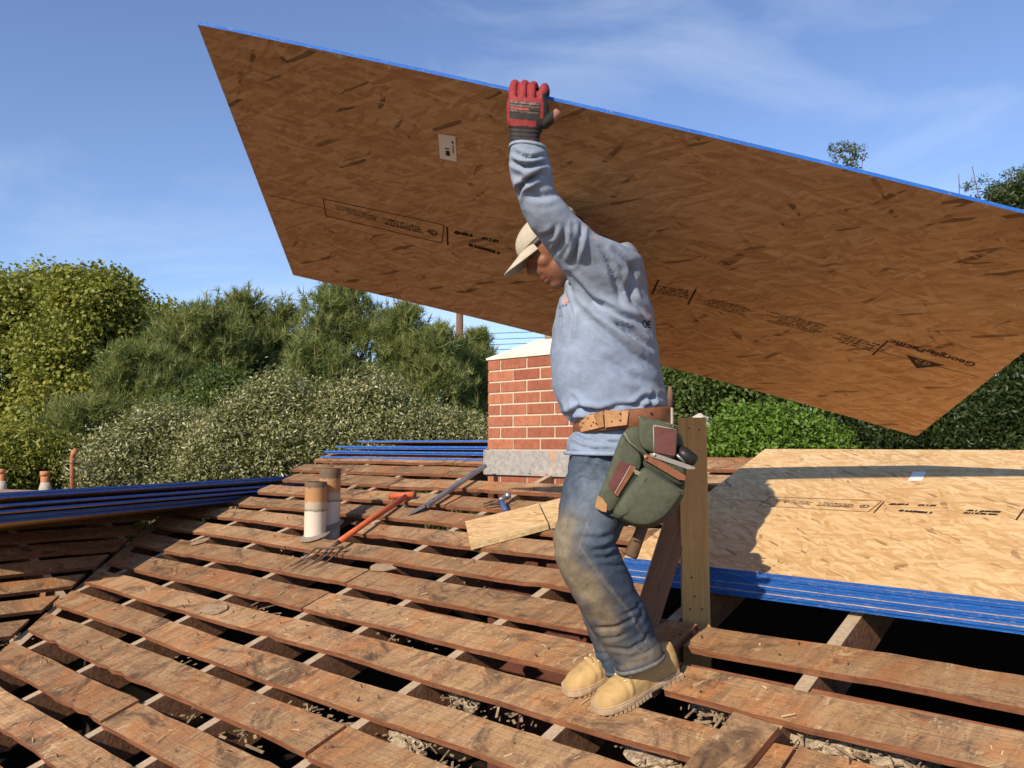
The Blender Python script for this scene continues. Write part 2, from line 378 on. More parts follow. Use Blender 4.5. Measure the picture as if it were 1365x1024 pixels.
ROWS = [(-1.52 + 0.215 * i, -1.52 + 0.215 * i + 0.135) for i in range(10)] + \
       [(.64, .765), (.838, .972), (1.05, 1.195), (1.262, 1.388), (1.475, 1.610), (1.685, 1.835), (1.915, 2.060),
        (2.155, 2.285), (2.390, 2.520), (2.600, 2.735), (2.812, 2.945), (3.040, 3.175), (3.255, 3.385), (3.46, 3.60)]
PIPE1 = uvof(hit(420, 718)); PIPE2 = uvof(hit(439, 704))
for i, (a, b) in enumerate(ROWS):
    right = 2.6; k = i - 10                               # k = 0 is the lowest row in the picture
    left = max(VAL(a) + 0.02, -5.55) if a < 2.75 else (-5.25 if a < 3.2 else -5.45)
    diag = VAL if a < 2.3 else None
    cuts = []
    if k <= 4: cuts = sorted(rnd.sample([-2.61, -2.08, -1.47, -0.95, 0.2, -3.0], 1))
    segs = []
    if k == 0: cuts = [-2.615]
    if k == 1: cuts = [-3.01, -0.955]
    if k == 2: cuts = [-2.08]
    if k == 3: cuts = [-3.62]
    if k == 4: cuts = [-0.86]
    if k == 5: right = -1.30
    if k == 6: right = -1.362
    if k in (5, 6): cuts = [-3.03]
    if k in (7, 8): right = -1.62; cuts = [PIPE1[0] - 0.11 if k == 7 else PIPE1[0] - .14]
    if 9 <= k <= 13: cuts = [[-2.62], [-3.30], [-4.05], [-2.09], [-3.9]][k - 9]
    xs = [left] + cuts + [right]
    for j in range(len(xs) - 1):
        x0, x1 = xs[j] + (0.004 if j else 0), xs[j + 1] - 0.004
        if k == 8 and j == 1: x0 += .26     # board stops short of the vent pipes
        if k == 12 and x0 < -3.5 < x1: x1 = -3.56
        board(x0, x1, a + rnd.uniform(-.003, .003), b + rnd.uniform(-.003, .003), 100 + i * 7 + j, rnd.uniform(-.001, .002), cutL=diag if j == 0 else None, notch=0.003)
# the broken pair of boards right of the roofer
board(-1.345, 2.4, 1.925, 2.062, 900, 0.003, notch=0.012, wav=0.005)
board(-1.285, 2.5, 1.697, 1.838, 901, 0.0, notch=0.020, wav=0.005)
# valley side: the wing's slope rises to the left
ZR0 = -DB / NN[2]
def WP(u, H, h=0.0):                                       # wing slope: u = horizontal across, H along the boards
    z = (-u - 3.045) / 3.0 + ZR0
    n2 = UU * math.sin(TH) + np.array([0, 0, math.cos(TH)])
    return O3 + UU * u + EH * H + np.array([0, 0, z]) + n2 * h
WV = -UU * math.cos(TH) + np.array([0, 0, math.sin(TH)]); WN = np.cross(EH, WV)
def wbase(u0):
    def f(x0, v0, h): return mw(EH, WV, WN, WP(u0, x0, h))
    return f
WROWS = [-2.21 - 0.2 * i for i in range(19)]
for i, u0 in enumerate(WROWS):
    H1 = -u0 - 3.045 - 0.03
    for a, b in ([(-3.0, H1)] if i % 3 else [(-3.0, H1 - 1.35), (H1 - 1.342, H1)]):
        if 14 <= i and False: continue
        board(a, b, 0, 0.132, 500 + i, rnd.uniform(-.001, .002), cutR=(lambda v: v * 0.92) if abs(b - H1) < 1e-6 else None, base=wbase(u0), notch=.008)
# rafters: boxes in roof coordinates, top face pale, sides brown
def rafter(u, v0, v1, w=0.040, d=0.14, name='rafter'):
    o = mesh(name, boxv(0, w, 0, v1 - v0, -d, 0), BOXF, [M_dim, M_raft], roof, M=mw(UU, VV, NN, RP(u, v0, RAFT_H - 0.0005)), mi=[0, 1, 0, 0, 0, 0])
    return o
for u in (-4.80, -4.22, -3.645, -3.03, -2.63, -2.10, -1.50, -0.975, -0.42, 0.18, 0.78, 1.38, 1.98):
    v0 = max(-1.5, 1.0 - (u + 4.40) / 0.949 + 0.0) if u < -1.9 else -1.5
    rafter(u, v0, 3.62)
for i in range(8):
    Hh = 2.8 - 0.56 * i; u_hi = -Hh - 3.045
    if u_hi < -5.8: continue
    L0 = (u_hi + 5.98) / math.cos(TH)
    p = WP(u_hi, Hh, RAFT_H - 0.001); mesh('rafter', boxv(-0.02, 0.02, 0, L0, -0.14, 0), BOXF, [M_dim, M_raft], roof, M=mw(EH, WV, WN, p), mi=[0, 1, 0, 0, 0, 0])
# valley rafter
a, b = RP(VAL(-1.4), -1.4, -0.03), RP(VAL(2.75), 2.75, -0.03); d = b - a; Lv = np.linalg.norm(d); d /= Lv; sx = np.cross(d, (0, 0, 1)); sx /= np.linalg.norm(sx)
mesh('valley_rafter', boxv(-0.03, 0.03, 0, Lv, -0.18, 0), BOXF, [M_dim, M_raft], roof, M=mw(sx, d, np.cross(sx, d), a), mi=[0, 1, 0, 0, 0, 0])
# blocking and ledger strips seen through the gaps
for (u0, u1, v, dh) in [(-0.93, 1.9, 1.838, -0.022), (-1.33, -0.98, 1.838, -.024), (-2.58, -2.12, 1.845, -0.03), (-2.05, -1.55, 1.85, -.03), (-1.46, -1.0, 1.62, -.05), (-2.98, -2.66, 1.84, -.05), (-2.06, -1.72, 2.06, -.03), (-2.58, -2.2, 1.39, -.06), (-3.6, -3.1, 1.2, -.07), (-2.05, -1.7, 2.285, -.02)]:
    mesh('blocking', boxv(0, u1 - u0, 0, 0.038, -0.09, 0), BOXF, [M_edge], roof, M=mw(UU, VV, NN, RP(u0, v, dh)))
# ridge board, far slope and walls that close the attic
RH = 3.62
box('ridge_board', -5.5, 2.6, -0.02, 0.02, -0.20, -0.02, M_dim, roof, M=mw(UU, VV, NN, RP(0, RH + .03, 0)))
v2 = EH * math.cos(TH) - np.array([0, 0, math.sin(TH)]); n2 = np.cross(UU, v2)
rid = RP(0, RH + 0.06, -0.01)
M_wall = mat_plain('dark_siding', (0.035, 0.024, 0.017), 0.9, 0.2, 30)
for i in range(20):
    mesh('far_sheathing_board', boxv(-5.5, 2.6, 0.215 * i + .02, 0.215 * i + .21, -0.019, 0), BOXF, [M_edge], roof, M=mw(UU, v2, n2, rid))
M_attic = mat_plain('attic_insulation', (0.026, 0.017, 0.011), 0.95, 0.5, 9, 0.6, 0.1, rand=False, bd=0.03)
house = rootobj('house_walls', O3 + UU * -1.0 + EH * 1.5 - np.array([0, 0, ZC]), 'dark timber house walls below the stripped roof', 'wall')
zc_att = ZC - 2.05
fl = [O3 + UU * u + EH * H for u, H in [(-9.6, -3.0), (2.7, -3.0), (2.7, 7.6), (-9.6, 7.6)]]
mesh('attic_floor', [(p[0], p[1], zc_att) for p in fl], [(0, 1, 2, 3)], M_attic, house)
def wallseg(u0, H0, u1, H1, zt0, zt1):
    a = O3 + UU * u0 + EH * H0; b = O3 + UU * u1 + EH * H1; n = np.cross(b - a, (0, 0, 1)); n = n / np.linalg.norm(n) * 0.12
    V = [(*a[:2], 0), (*b[:2], 0), (*b[:2], zt1), (*a[:2], zt0)]; V2 = [(p[0] + n[0], p[1] + n[1], p[2]) for p in V]
    mesh('wall', V + V2, [(0, 1, 2, 3), (7, 6, 5, 4), (0, 4, 5, 1), (1, 5, 6, 2), (2, 6, 7, 3), (3, 7, 4, 0)], M_wall, house)
zr = lambda H: ZC + H / 3.0 + ZR0
zw = lambda u: ZC + (-u - 3.045) / 3 + ZR0
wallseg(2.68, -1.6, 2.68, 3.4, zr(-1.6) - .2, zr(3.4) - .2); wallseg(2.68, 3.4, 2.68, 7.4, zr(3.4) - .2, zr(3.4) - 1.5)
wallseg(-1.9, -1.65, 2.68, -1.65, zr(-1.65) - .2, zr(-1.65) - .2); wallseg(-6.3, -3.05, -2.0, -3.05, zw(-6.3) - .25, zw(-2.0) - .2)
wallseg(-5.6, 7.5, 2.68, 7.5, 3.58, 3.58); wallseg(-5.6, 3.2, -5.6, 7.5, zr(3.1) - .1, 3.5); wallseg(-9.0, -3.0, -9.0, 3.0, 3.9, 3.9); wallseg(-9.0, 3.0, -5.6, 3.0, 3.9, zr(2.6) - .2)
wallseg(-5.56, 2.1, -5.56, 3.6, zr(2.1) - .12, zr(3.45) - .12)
# far side of the wing roof, with old roll roofing
M_roll = mat_plain('mauve_roll_roofing', (0.26, 0.17, 0.14), 0.9, 0.15, 30)
zt = zw(-5.98)
wq = [O3 + UU * -6.0 + EH * -3.0, O3 + UU * -6.0 + EH * 3.0, O3 + UU * -9.3 + EH * 3.0, O3 + UU * -9.3 + EH * -3.0]
mesh('far_wing_slope', [(*p[:2], zt + .0 - (0.95 if k > 1 else 0)) for k, p in enumerate(wq)], [(0, 1, 2, 3)], M_roll, roof)

# diagonal plank lying on the lowest boards at the right, and loose pieces
pl = rootobj('loose_plank', hit(985, 990), 'short weathered plank lying across the boards beside the boot', 'plank')
A, B = hit(1008, 958, DB - 0.022), hit(905, 1075, DB - 0.022); d = B - A; Ld = np.linalg.norm(d); d /= Ld; sx = np.cross(d, NN); 
board(0, Ld, -0.066, 0.066, 950, name='plank', parent=pl, base=lambda u, v, h: mw(d, -sx, NN, A + sx * 0.066), notch=.006, thick=.02)

# ------------------------------------------------------------------ strand board sheets
def sheet(name, org, X, Y, Lx=2.44, Wy=1.22, th=0.0115, parent=None, mats=None, bend=0.0, ns=24, top=None, rawends=True):
    """org = corner of the underside; X long, Y short, thickness along X x Y (or the given normal)"""
    X = np.asarray(X) / np.linalg.norm(X); Y = np.asarray(Y) / np.linalg.norm(Y); N = np.cross(X, Y)
    V, Fq, mi = [], [], []
    for i in range(ns + 1):
        x = Lx * i / ns; z = bend * (1 - ((x - Lx / 2) / (Lx / 2)) ** 2)
        V += [(x, 0, z), (x, Wy, z), (x, 0, z + th), (x, Wy, z + th)]
    for i in range(ns):
        a, b = 4 * i, 4 * i + 4
        Fq += [(a, a + 1, b + 1, b), (a + 2, b + 2, b + 3, a + 3), (a, b, b + 2, a + 2), (a + 1, a + 3, b + 3, b + 1)]; mi += [0, 1, 2, 2]
    e = 4 * ns; Fq += [(0, 2, 3, 1), (e, e + 1, e + 3, e + 2)]; mi += [3, 3]
    return mesh(name, V, Fq, mats or [M_osbtop, M_osbtop, M_blue, M_osbedge if rawends else M_blue], parent, M=mw(X, Y, N, org), mi=mi)

# the carried sheet: pose solved from its corners (8 x 4 ft)
C0 = np.array([-0.830, 2.113, 1.104]) + O3
SE = np.array([0.963, -0.069, -0.260]); SE /= np.linalg.norm(SE)
SG = np.array([-0.030, 0.932, -0.360]); SG -= SE * (SG @ SE); SG /= np.linalg.norm(SG)
SN = np.cross(SE, SG)
BEND = 0.022
carried = rootobj('carried_sheet', C0 + SE * 1.22 + SG * 0.61, 'large strand board sheet carried overhead, amber underside with blue painted edges', 'plywood sheet')
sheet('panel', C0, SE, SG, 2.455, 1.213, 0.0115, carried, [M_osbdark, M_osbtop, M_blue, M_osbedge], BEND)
def SPt(s, t, off=0.0009): return C0 + SE * s + SG * t + SN * (BEND * (1 - ((s - 1.2275) / 1.2275) ** 2) - off)
def st_of(x, y):
    r = ray(x, y)
    P = C0
    for _ in range(4):
        k = (SN @ (P - O3)) / (SN @ r); Q = O3 + r * k; s_ = (Q - C0) @ SE
        P = C0 + SN * (BEND * (1 - ((s_ - 1.2275) / 1.2275) ** 2))
    return s_, (Q - C0) @ SG
def textmesh(txt, size=1.0, bold=False):
    cu = bpy.data.curves.new('t', 'FONT'); cu.body = txt; cu.size = size; cu.align_x = 'LEFT'; cu.resolution_u = 3
    if bold: cu.offset = 0.025 * size
    o = bpy.data.objects.new('t', cu); COL.objects.link(o); dg = bpy.context.evaluated_depsgraph_get()
    me = bpy.data.meshes.new_from_object(o.evaluated_get(dg)); V = mcoords(me); Fq = [tuple(p.vertices) for p in me.polygons]
    bpy.data.objects.remove(o, do_unlink=True); bpy.data.curves.remove(cu); bpy.data.meshes.remove(me); return V, Fq
def strokes(rows, width, height, seed, weight=1.0):
    """rows of unreadable fine print as letter-like strokes; (x, y) from 0..width, 0..height"""
    R = random.Random(seed); V, Fq = [], []
    def q(x0, y0, x1, y1, w):
        dx, dy = x1 - x0, y1 - y0; l = math.hypot(dx, dy) or 1; nx, ny = -dy / l * w, dx / l * w
        o = len(V); V.extend([(x0 - nx, y0 - ny), (x1 - nx, y1 - ny), (x1 + nx, y1 + ny), (x0 + nx, y0 + ny)]); Fq.append((o, o + 1, o + 2, o + 3))
    lh = height / rows
    for r in range(rows):
        y = r * lh + lh * 0.16; h = lh * 0.66; x = R.uniform(0, 0.12) * width; end = width * R.uniform(0.72, 1.0)
        while x < end:
            for _ in range(R.randint(3, 8)):
                cw = h * R.uniform(0.45, 0.7); sl = h * 0.12; w = h * 0.085 * weight
                kind = R.randint(0, 4)
                q(x, y, x + sl, y + h, w)
                if kind in (0, 1): q(x + cw * .8, y, x + cw * .8 + sl, y + h, w)
                if kind in (0, 2): q(x, y + w, x + cw * .8, y + w, w)
                if kind in (1, 2, 3): q(x + sl, y + h - w, x + cw * .8 + sl, y + h - w, w)
                if kind in (0, 3): q(x + sl * .5, y + h * .5, x + cw * .7, y + h * .5, w)
                x += cw + h * 0.18
                if x > end: break
            x += h * 0.4
    return V, Fq
def decal(name, polys, fn, mat, parent):
    """polys: (V2d, faces) in local print units -> world by fn(x, y)"""
    V, Fq = polys; return mesh(name, [fn(p[0], p[1]) for p in V], Fq, mat, parent)
def bar2(p, q, w):
    dx, dy = q[0] - p[0], q[1] - p[1]; l = math.hypot(dx, dy); nx, ny = -dy / l * w, dx / l * w; n = max(1, int(l / 0.05)); V, Fq = [], []
    for i in range(n + 1):
        t = i / n; V += [(p[0] + dx * t - nx, p[1] + dy * t - ny), (p[0] + dx * t + nx, p[1] + dy * t + ny)]
    return V, [(2 * i, 2 * i + 2, 2 * i + 3, 2 * i + 1) for i in range(n)]
def merge2(items):
    V, Fq = [], []
    for v, f in items:
        o = len(V); V += [tuple(p[:2]) for p in v]; Fq += [tuple(i + o for i in q) for q in f]
    return V, Fq
def ring2(c, r0, r1, n=24, a0=0.0, a1=2 * math.pi):
    V = []; 
    for i in range(n + 1):
        t = a0 + (a1 - a0) * i / n; V += [(c[0] + r0 * math.cos(t), c[1] + r0 * math.sin(t)), (c[0] + r1 * math.cos(t), c[1] + r1 * math.sin(t))]
    return V, [(2 * i, 2 * i + 1, 2 * i + 3, 2 * i + 2) for i in range(n)]
def printing(P, parent, flip, ink):
    """the mill's print strip; P(s, t) world; positions s, t on the sheet; text is upside down (reads from the far end)"""
    it = []
    B = {k: st_of(*v) for k, v in dict(tl=(431, 265), bl=(435, 288), br=(589, 324), tr=(592, 300), b1=(596, 302), b2=(597, 327)).items()}
    for a, b in (('tl', 'tr'), ('bl', 'br'), ('tl', 'bl'), ('tr', 'br'), ('b1', 'b2')): it.append(bar2(B[a], B[b], 0.0016 if a != 'b1' else 0.003))
    c = st_of(577, 310); it += [ring2(c, 0.012, 0.0165), ring2(c, 0.004, 0.008, a0=.6, a1=5.2)]
    def block(px0, px1, rows, hh, seed, wt=1.0):            # centre line from px0 to px1, total height hh metres
        a, b = st_of(*px0), st_of(*px1); s0, s1 = a[0], b[0]; w = s1 - s0
        v, f = strokes(rows, w, hh, seed, wt); tm = lambda x: a[1] + (b[1] - a[1]) * (x / w)
        it.append(([(s1 - x, tm(w - x) - hh / 2 + y) for x, y in v], f))
    block((445, 276), (505, 293), 4, 0.036, 1); block((510, 294), (567, 308), 3, 0.040, 2, 1.5)
    block((600, 308), (630, 314), 1, 0.026, 3, 2.4); block((635, 316), (665, 322), 1, 0.026, 4, 1.6); block((625, 326), (668, 338), 1, 0.026, 5, 3.0)
    block((690, 337), (742, 350), 2, 0.045, 31, 2.2); block((792, 365), (862, 382), 4, 0.050, 32, 1.0); it.append(bar2(st_of(768, 345), st_of(762, 366), .003))
    block((874, 385), (920, 393), 4, 0.052, 6, 1.3); block((928, 398), (1000, 417), 5, 0.054, 7, 1.0); block((1018, 420), (1098, 440), 6, 0.066, 8, 1.0); block((1103, 446), (1172, 465), 4, 0.056, 9, 1.0)
    for p, q, w in [((878, 373), (869, 392), .003), ((928, 385), (917, 406), .003), ((1184, 454), (1163, 473), .003)]: it.append(bar2(st_of(*p), st_of(*q), w))
    for p, q in [((1000, 418), (1018, 422)), ((1170, 468), (1306, 503)), ((354, 259), (431, 277))]: it.append(bar2(st_of(*p), st_of(*q), 0.0009))
    V, Fq = textmesh('Georgia-Pacific', 1.0, True); wt = V[:, 0].max(); a, b = st_of(1300, 487), st_of(1186, 455); k = (a[0] - b[0]) / wt
    it.append(([(a[0] - p[0] * k, a[1] + (b[1] - a[1]) * p[0] / wt + (p[1] - .35) * 0.034) for p in V], Fq))
    t0, t1, t2 = st_of(1208, 473), st_of(1260, 487), st_of(1222, 491); it.append(([t0, t1, t2], [(0, 1, 2)]))
    v, f = merge2(it); mesh('printed_lettering', [P(x, y) for x, y in v], f, ink, parent)
    g = st_of(1230, 482.5); gr = merge2([ring2((g[0] - .012, g[1]), 0.007, 0.010, a0=.5, a1=5.6), ring2((g[0] + .014, g[1]), 0.006, 0.009), bar2((g[0] + .006, g[1] - .010), (g[0] + .006, g[1] + .012), .0015)])
    return gr
gr = printing(lambda s_, t: SPt(s_, t), carried, True, M_print)
M_osbplain = mat_plain('strand_board_logo', (0.42, 0.23, 0.10), 0.8, 0.1)
mesh('printed_emblem', [SPt(x, y, 0.0016) for x, y in gr[0]], gr[1], M_osbplain, carried)
lb = [SPt(*st_of(*p), 0.0012) for p in ((584.5, 178), (607, 181.5), (609, 215.5), (586.5, 211))]
lab = mesh('paper_label', lb, [(0, 3, 2, 1)], M_white, carried)
lq = lambda a, b: SPt(*st_of(*(np.array((584.5, 178)) * (1 - a) * (1 - b) + np.array((607, 181.5)) * a * (1 - b) + np.array((609, 215.5)) * a * b + np.array((586.5, 211)) * (1 - a) * b)), 0.002)
it = [([(0.35, .52), (.62, .52), (.62, .56), (.35, .56)], [(0, 1, 2, 3)]), ([(.38, .62), (.62, .62), (.62, .82), (.38, .82)], [(0, 1, 2, 3)]), ([(.78, .2), (.88, .2), (.88, .3), (.78, .3)], [(0, 1, 2, 3)]), ([(.81, .36), (.86, .36), (.86, .68), (.81, .68)], [(0, 1, 2, 3)])]
v, f = merge2(it); mesh('label_print', [lq(*p) for p in v], f, M_print, lab)
# splinters along the top edge
for k in range(16):
    s_ = rnd.uniform(0.02, 2.43); p = SPt(s_, 0.0, 0.0015); w = rnd.uniform(.01, .035)
    mesh('splinter', [p, p + SE * w, p + SE * w * .6 + SG * rnd.uniform(.006, .018), p - SG * .003 + SE * w * .5 - SN * .002], [(0, 1, 2), (0, 3, 1)], M_osbedge, carried)

# stack at the right
ORD = ['first', 'second', 'third', 'fourth', 'fifth', 'sixth', 'seventh', 'eighth', 'ninth']
NS = 8; su0, sv0 = -1.755, 2.254
TH_S = 0.0115
for k in range(NS):
    j = lambda a: rnd.uniform(-a, a)
    du, dv = (0, 0) if k == NS - 1 else (j(.014), j(.003) + (0.004 if k in (2, 4) else 0))
    r = rootobj('stacked_sheet', RP(su0 + 1.22, sv0 + .61, 0.003 + k * 0.0122), None, 'plywood sheet', 'strand board sheets stacked behind the upright stud')
    r['label'] = 'pale strand board sheet on top of the stack, sunlit, black print and white label' if k == NS - 1 else 'blue edged strand board sheet, ' + ORD[NS - 1 - k] + ' from the top of the stack behind the stud'
    sheet('panel', RP(su0 + du, sv0 + dv, 0.004 + k * 0.0122), UU, VV, parent=r)
top = r
htop = 0.004 + (NS - 1) * 0.0122 + TH_S + 0.0008
def TP(s_, t): return RP(su0 + s_, sv0 + 1.22 - t, htop)
A = uvof(hit(1018, 668, DB - htop)); s_off = A[0] - su0 - st_of(431, 276)[0]; t_off = -(A[1] - sv0 - 1.22) - st_of(431, 276)[1]
v, f = [], []
before = set(bpy.data.objects)
printing(lambda s_, t: TP(min(max(s_ + s_off, 0.0), 2.43), t + t_off), top, False, M_print)
lb = [hit(*p, DB - htop - .0005) for p in ((1210, 641), (1217, 629), (1235, 629), (1229, 641))]
mesh('paper_label', lb, [(0, 3, 2, 1)], M_white, top)

# cut sheets by the ridge, beside the chimney
for k, (xl, vo, hz) in enumerate([(432, 3.505, 0.004), (440, 3.53, 0.030), (437, 3.525, 0.043), (470, 3.56, 0.058), (455, 3.555, 0.071), (486, 3.61, 0.094)]):
    r = ray(xl, 606); z = RP(0, vo, 0)[2]
    uu = [uvof(hit(xl, yy))[0] for yy in (606,)][0]
    ul = -5.42 + (xl - 432) * 0.0068
    o = RP(ul, vo, hz)
    rr = rootobj('cut_sheet', o, 'blue edged strand board offcut, ' + ORD[5 - k] + ' from the top of the ridge pile by the chimney', 'plywood sheet', 'offcuts piled on the ridge left of the chimney')
    X = UU; Y = EH * math.cos(0.06) - np.array([0, 0, math.sin(0.06)])
    sheet('panel', o, X, Y, -3.545 - ul, 0.62, 0.0115, parent=rr, ns=6)

# pile bridging the valley at the left
pa, pb = np.array([-2.525, 4.09, -0.24]), np.array([-1.60, 6.34, -0.24])
dX = pb - pa; dX /= np.linalg.norm(dX); dY = np.array([-dX[1], dX[0], 0.0])
for k in range(9):
    zk = -0.0135 * (8 - k) - (0.012 if k < 6 else 0) - (0.02 if k < 3 else 0)
    off = [0.02, 0.045, 0.0, -0.05, 0.03, -0.02, 0.05, 0.015, 0.03][k]; sl = [-.02, .05, 0.0, .06, -.05, 0.02, -.10, 0.03, 0.0][k]
    ang = [0.0, .010, -.004, .012, -.01, .006, -.012, .004, 0.0][k]
    X = dX * math.cos(ang) + dY * math.sin(ang); Y = np.cross((0, 0, 1.0), X); Y /= np.linalg.norm(Y); X = X / np.linalg.norm(X)
    o = O3 + pb - X * (2.44 + sl) + Y * off + np.array([0, 0, zk - .0115])
    rr = rootobj('valley_sheet', o + X * 1.2, 'dark shaded blue edged sheet, ' + ORD[8 - k] + ' from the top of the pile across the valley', 'plywood sheet', 'sheets piled across the roof valley')
    Y = Y * math.cos(.15) - np.array([0, 0, math.sin(.15)])
    sheet('panel', o, X, np.cross(np.cross(X, Y), X), parent=rr)
for k, (t, w) in enumerate([(0.04, .75), (0.04, 1.1)]):
    p = O3 + pb - dX * (2.44 - t) + dY * w; zb = max(zr((p - O3) @ EH), zw((p - O3) @ UU)) - 0.02; ztop = ZC + pb[2] - 0.16 - w * .15
    tag(mesh('support_block', boxv(-.045, .045, -.045, .045, 0, ztop - zb), BOXF, M_brace, M=Matrix.Translation((p[0], p[1], zb))), 'short timber prop under the end of the sheet pile over the valley', 'timber prop', 'props under the valley pile')

# ------------------------------------------------------------------ upright stud and brace
def beam(name, a, b, w, t, wdir, mats, parent=None):
    a, b = np.asarray(a), np.asarray(b); z = b - a; Lz = np.linalg.norm(z); z /= Lz
    x = np.asarray(wdir, float); x -= z * (x @ z); x /= np.linalg.norm(x); y = np.cross(z, x)
    return box(name, -w / 2, w / 2, -t / 2, t / 2, 0, Lz, mats, parent, M=mw(x, y, z, a), bev=0.003)
def on_px(px, v, h):                        # roof point with that picture column at slope height v
    u = -1.3
    for _ in range(30):
        q = proj(RP(u, v, h))[0]; u += (px - q) * 0.0012
    return RP(u, v, h)
pb_ = on_px(929, 2.085, -0.19); dp = pb_[1]
pt_ = at(922.5, 557, dp + 0.01)
st = rootobj('upright_stud', pb_, 'upright pale two by four stud standing before the blue edged stack', 'stud')
stud = beam('stud', pb_, pt_, 0.090, 0.038, (1, -0.12, 0), M_post, st)
for (x, y) in [(918, 571), (932, 573), (926, 795), (936, 812), (920, 812), (922, 770)]:
    p = at(x, y, dp - 0.0215); pipe('nail_head', [p, p + np.array([0, -.003, 0])], 0.003, mat_plain('nail_steel', (.08, .05, .04), .6), st, 8)
br = rootobj('slanted_brace', hit(865, 850), 'dark brown timber brace leaning against the upright stud', 'timber brace')
q0 = at(858, 838, dp - 0.03); q1 = at(926, 620, dp + .055)
beam('brace', q0, q1, 0.082, 0.038, (1, 0, 0.2), M_brace, br)

# ------------------------------------------------------------------ chimney
ch = rootobj('brick_chimney', RP(-3.1, 3.6, 0), 'red brick chimney with white mortar crown and grey metal flashing', 'chimney')
cc = RP(-3.51, 3.38, 0); cz0 = ZC - 0.035; BW, BD, CH, NC = 0.79, 0.50, 0.0680, 8
def CHP(a, b, z): return np.array([*(cc + UU * a + EH * b)[:2], z])
def chbox(name, a0, a1, b0, b1, z0, z1, m, par, bev=0): return box(name, a0, a1, b0, b1, z0, z1, m, par, M=mw(UU, EH, (0, 0, 1), np.array([cc[0], cc[1], 0])), bev=bev)
s = MT('mortar'); c = s.coord(); f = s.noise(c, 60, 4, 0.6); M_mortar = s.done(s.mix(f, (0.44, 0.37, 0.27), (0.62, 0.53, 0.40)), 0.9, f, .5, .004)
s = MT('brick_red'); c = s.coord(rand=True); f = s.noise(c, 30, 5, 0.65); g2 = s.noise(s.coord(scale=(90, 90, 2), src=c), 2, 3, .6); oi = s.objrand()
bc = s.mix(oi, (0.27, 0.085, 0.048), (0.42, 0.16, 0.085)); bc = s.mix(s.ramp(f, [(.3, .5), (.55, 0.0)]), bc, (0.12, 0.035, 0.025)); bc = s.mix(s.ramp(g2, [(.5, 0.0), (.75, .35)]), bc, (0.50, 0.20, 0.12))
M_brick = s.done(bc, 0.88, s.math('ADD', f, g2), .5, .004)
chbox('chimney_base', 0.002, BW - .002, 0.002, BD - .002, cz0 - 1.9, cz0 - .211, mat_plain('dark_brick', (.10, .035, .022), .9, .3, 30), ch)  # plain darker brick tone for the base below the roof
chbox('mortar_core', 0.005, BW - .005, 0.005, BD - .005, cz0 - .21, cz0 + NC * CH, M_mortar, ch)
bh = CH - 0.010
def brick_at(a0, a1, b0, b1, z): 
    j = rnd.uniform(-.0012, .0012); chbox('brick', a0 + j, a1 + j, b0 + rnd.uniform(-.0012, .0012), b1, z, z + bh, M_brick, ch, 0.003)
for r in range(-3, NC):
    z = cz0 + r * CH + .005; odd = r % 2
    xs = []; x = 0.0
    if odd: xs.append((0, 0.098)); x = 0.108
    while x < BW - 0.05:
        e = min(x + 0.201, BW); xs.append((x, e)); x = e + 0.010
    for a0, a1 in xs: brick_at(a0, a1, 0.0, 0.095, z); brick_at(a0, a1, BD - .095, BD, z)
    x = 0.105
    if odd: x = 0.105
    while x < BD - .11:
        e = min(x + (0.201 if (x > .11 or odd) else .15), BD - 0.105); brick_at(0.0, 0.095, x, e, z); brick_at(BW - .095, BW, x, e, z); x = e + .010
zt = cz0 + NC * CH; q = 0.14
cr = [CHP(-.008, -.008, zt), CHP(BW + .008, -.008, zt), CHP(BW + .008, BD + .008, zt), CHP(-.008, BD + .008, zt), CHP(-.008, -.008, zt + .012), CHP(BW + .008, -.008, zt + .012), CHP(BW + .008, BD + .008, zt + .012), CHP(-.008, BD + .008, zt + .012),
      CHP(.27, q, zt + .115), CHP(BW - .2, q, zt + .115), CHP(BW - .2, BD - q, zt + .115), CHP(.27, BD - q, zt + .115)]
mesh('mortar_crown', cr, [(0, 3, 2, 1), (0, 1, 5, 4), (1, 2, 6, 5), (2, 3, 7, 6), (3, 0, 4, 7), (4, 5, 9, 8), (5, 6, 10, 9), (6, 7, 11, 10), (7, 4, 8, 11), (8, 9, 10, 11)], mat_plain('white_mortar', (.64, .58, .48), .9, .18, 14), ch)
fl_ = CHP(.40, BD / 2, zt + .12); R = pipe_rings([fl_, fl_ + np.array([0, 0, .10])], .12, 16); R2 = pipe_rings([fl_ + np.array([0, 0, .10]), fl_ + np.array([0, 0, .02])], .095, 16)
V, Fq = loftdata(R + R2); mesh('clay_flue', V, Fq, mat_plain('flue_clay', (.50, .40, .28), .85), ch, True)
s = MT('old_flashing'); c = s.coord(); f = s.noise(c, 34, 6, .75); k = s.noise(c, 7, 5, .7)
fc = s.mix(s.ramp(f, [(.35, 0.0), (.65, 1.0)]), (.24, .22, .20), (.40, .37, .33)); fc = s.mix(s.ramp(k, [(.58, 0.0), (.66, .9)]), fc, (.50, .26, .11)); M_flash = s.done(fc, .6, f, .3, .003, .4)
zz = cz0 - .002
chbox('flashing', -.016, BW + .016, -.018, -.0025, zz - .145, zz, M_flash, ch)
mesh('flashing', [CHP(-.018, -.018, zz - .14), CHP(-.018, BD, zz + .10), CHP(-.018, BD, zz + .17), CHP(-.018, -.018, zz), CHP(-.003, -.018, zz - .14), CHP(-.003, BD, zz + .10), CHP(-.003, BD, zz + .17), CHP(-.003, -.018, zz)], [(0, 3, 2, 1), (4, 5, 6, 7), (0, 1, 5, 4), (1, 2, 6, 5), (2, 3, 7, 6), (3, 0, 4, 7)], M_flash, ch)

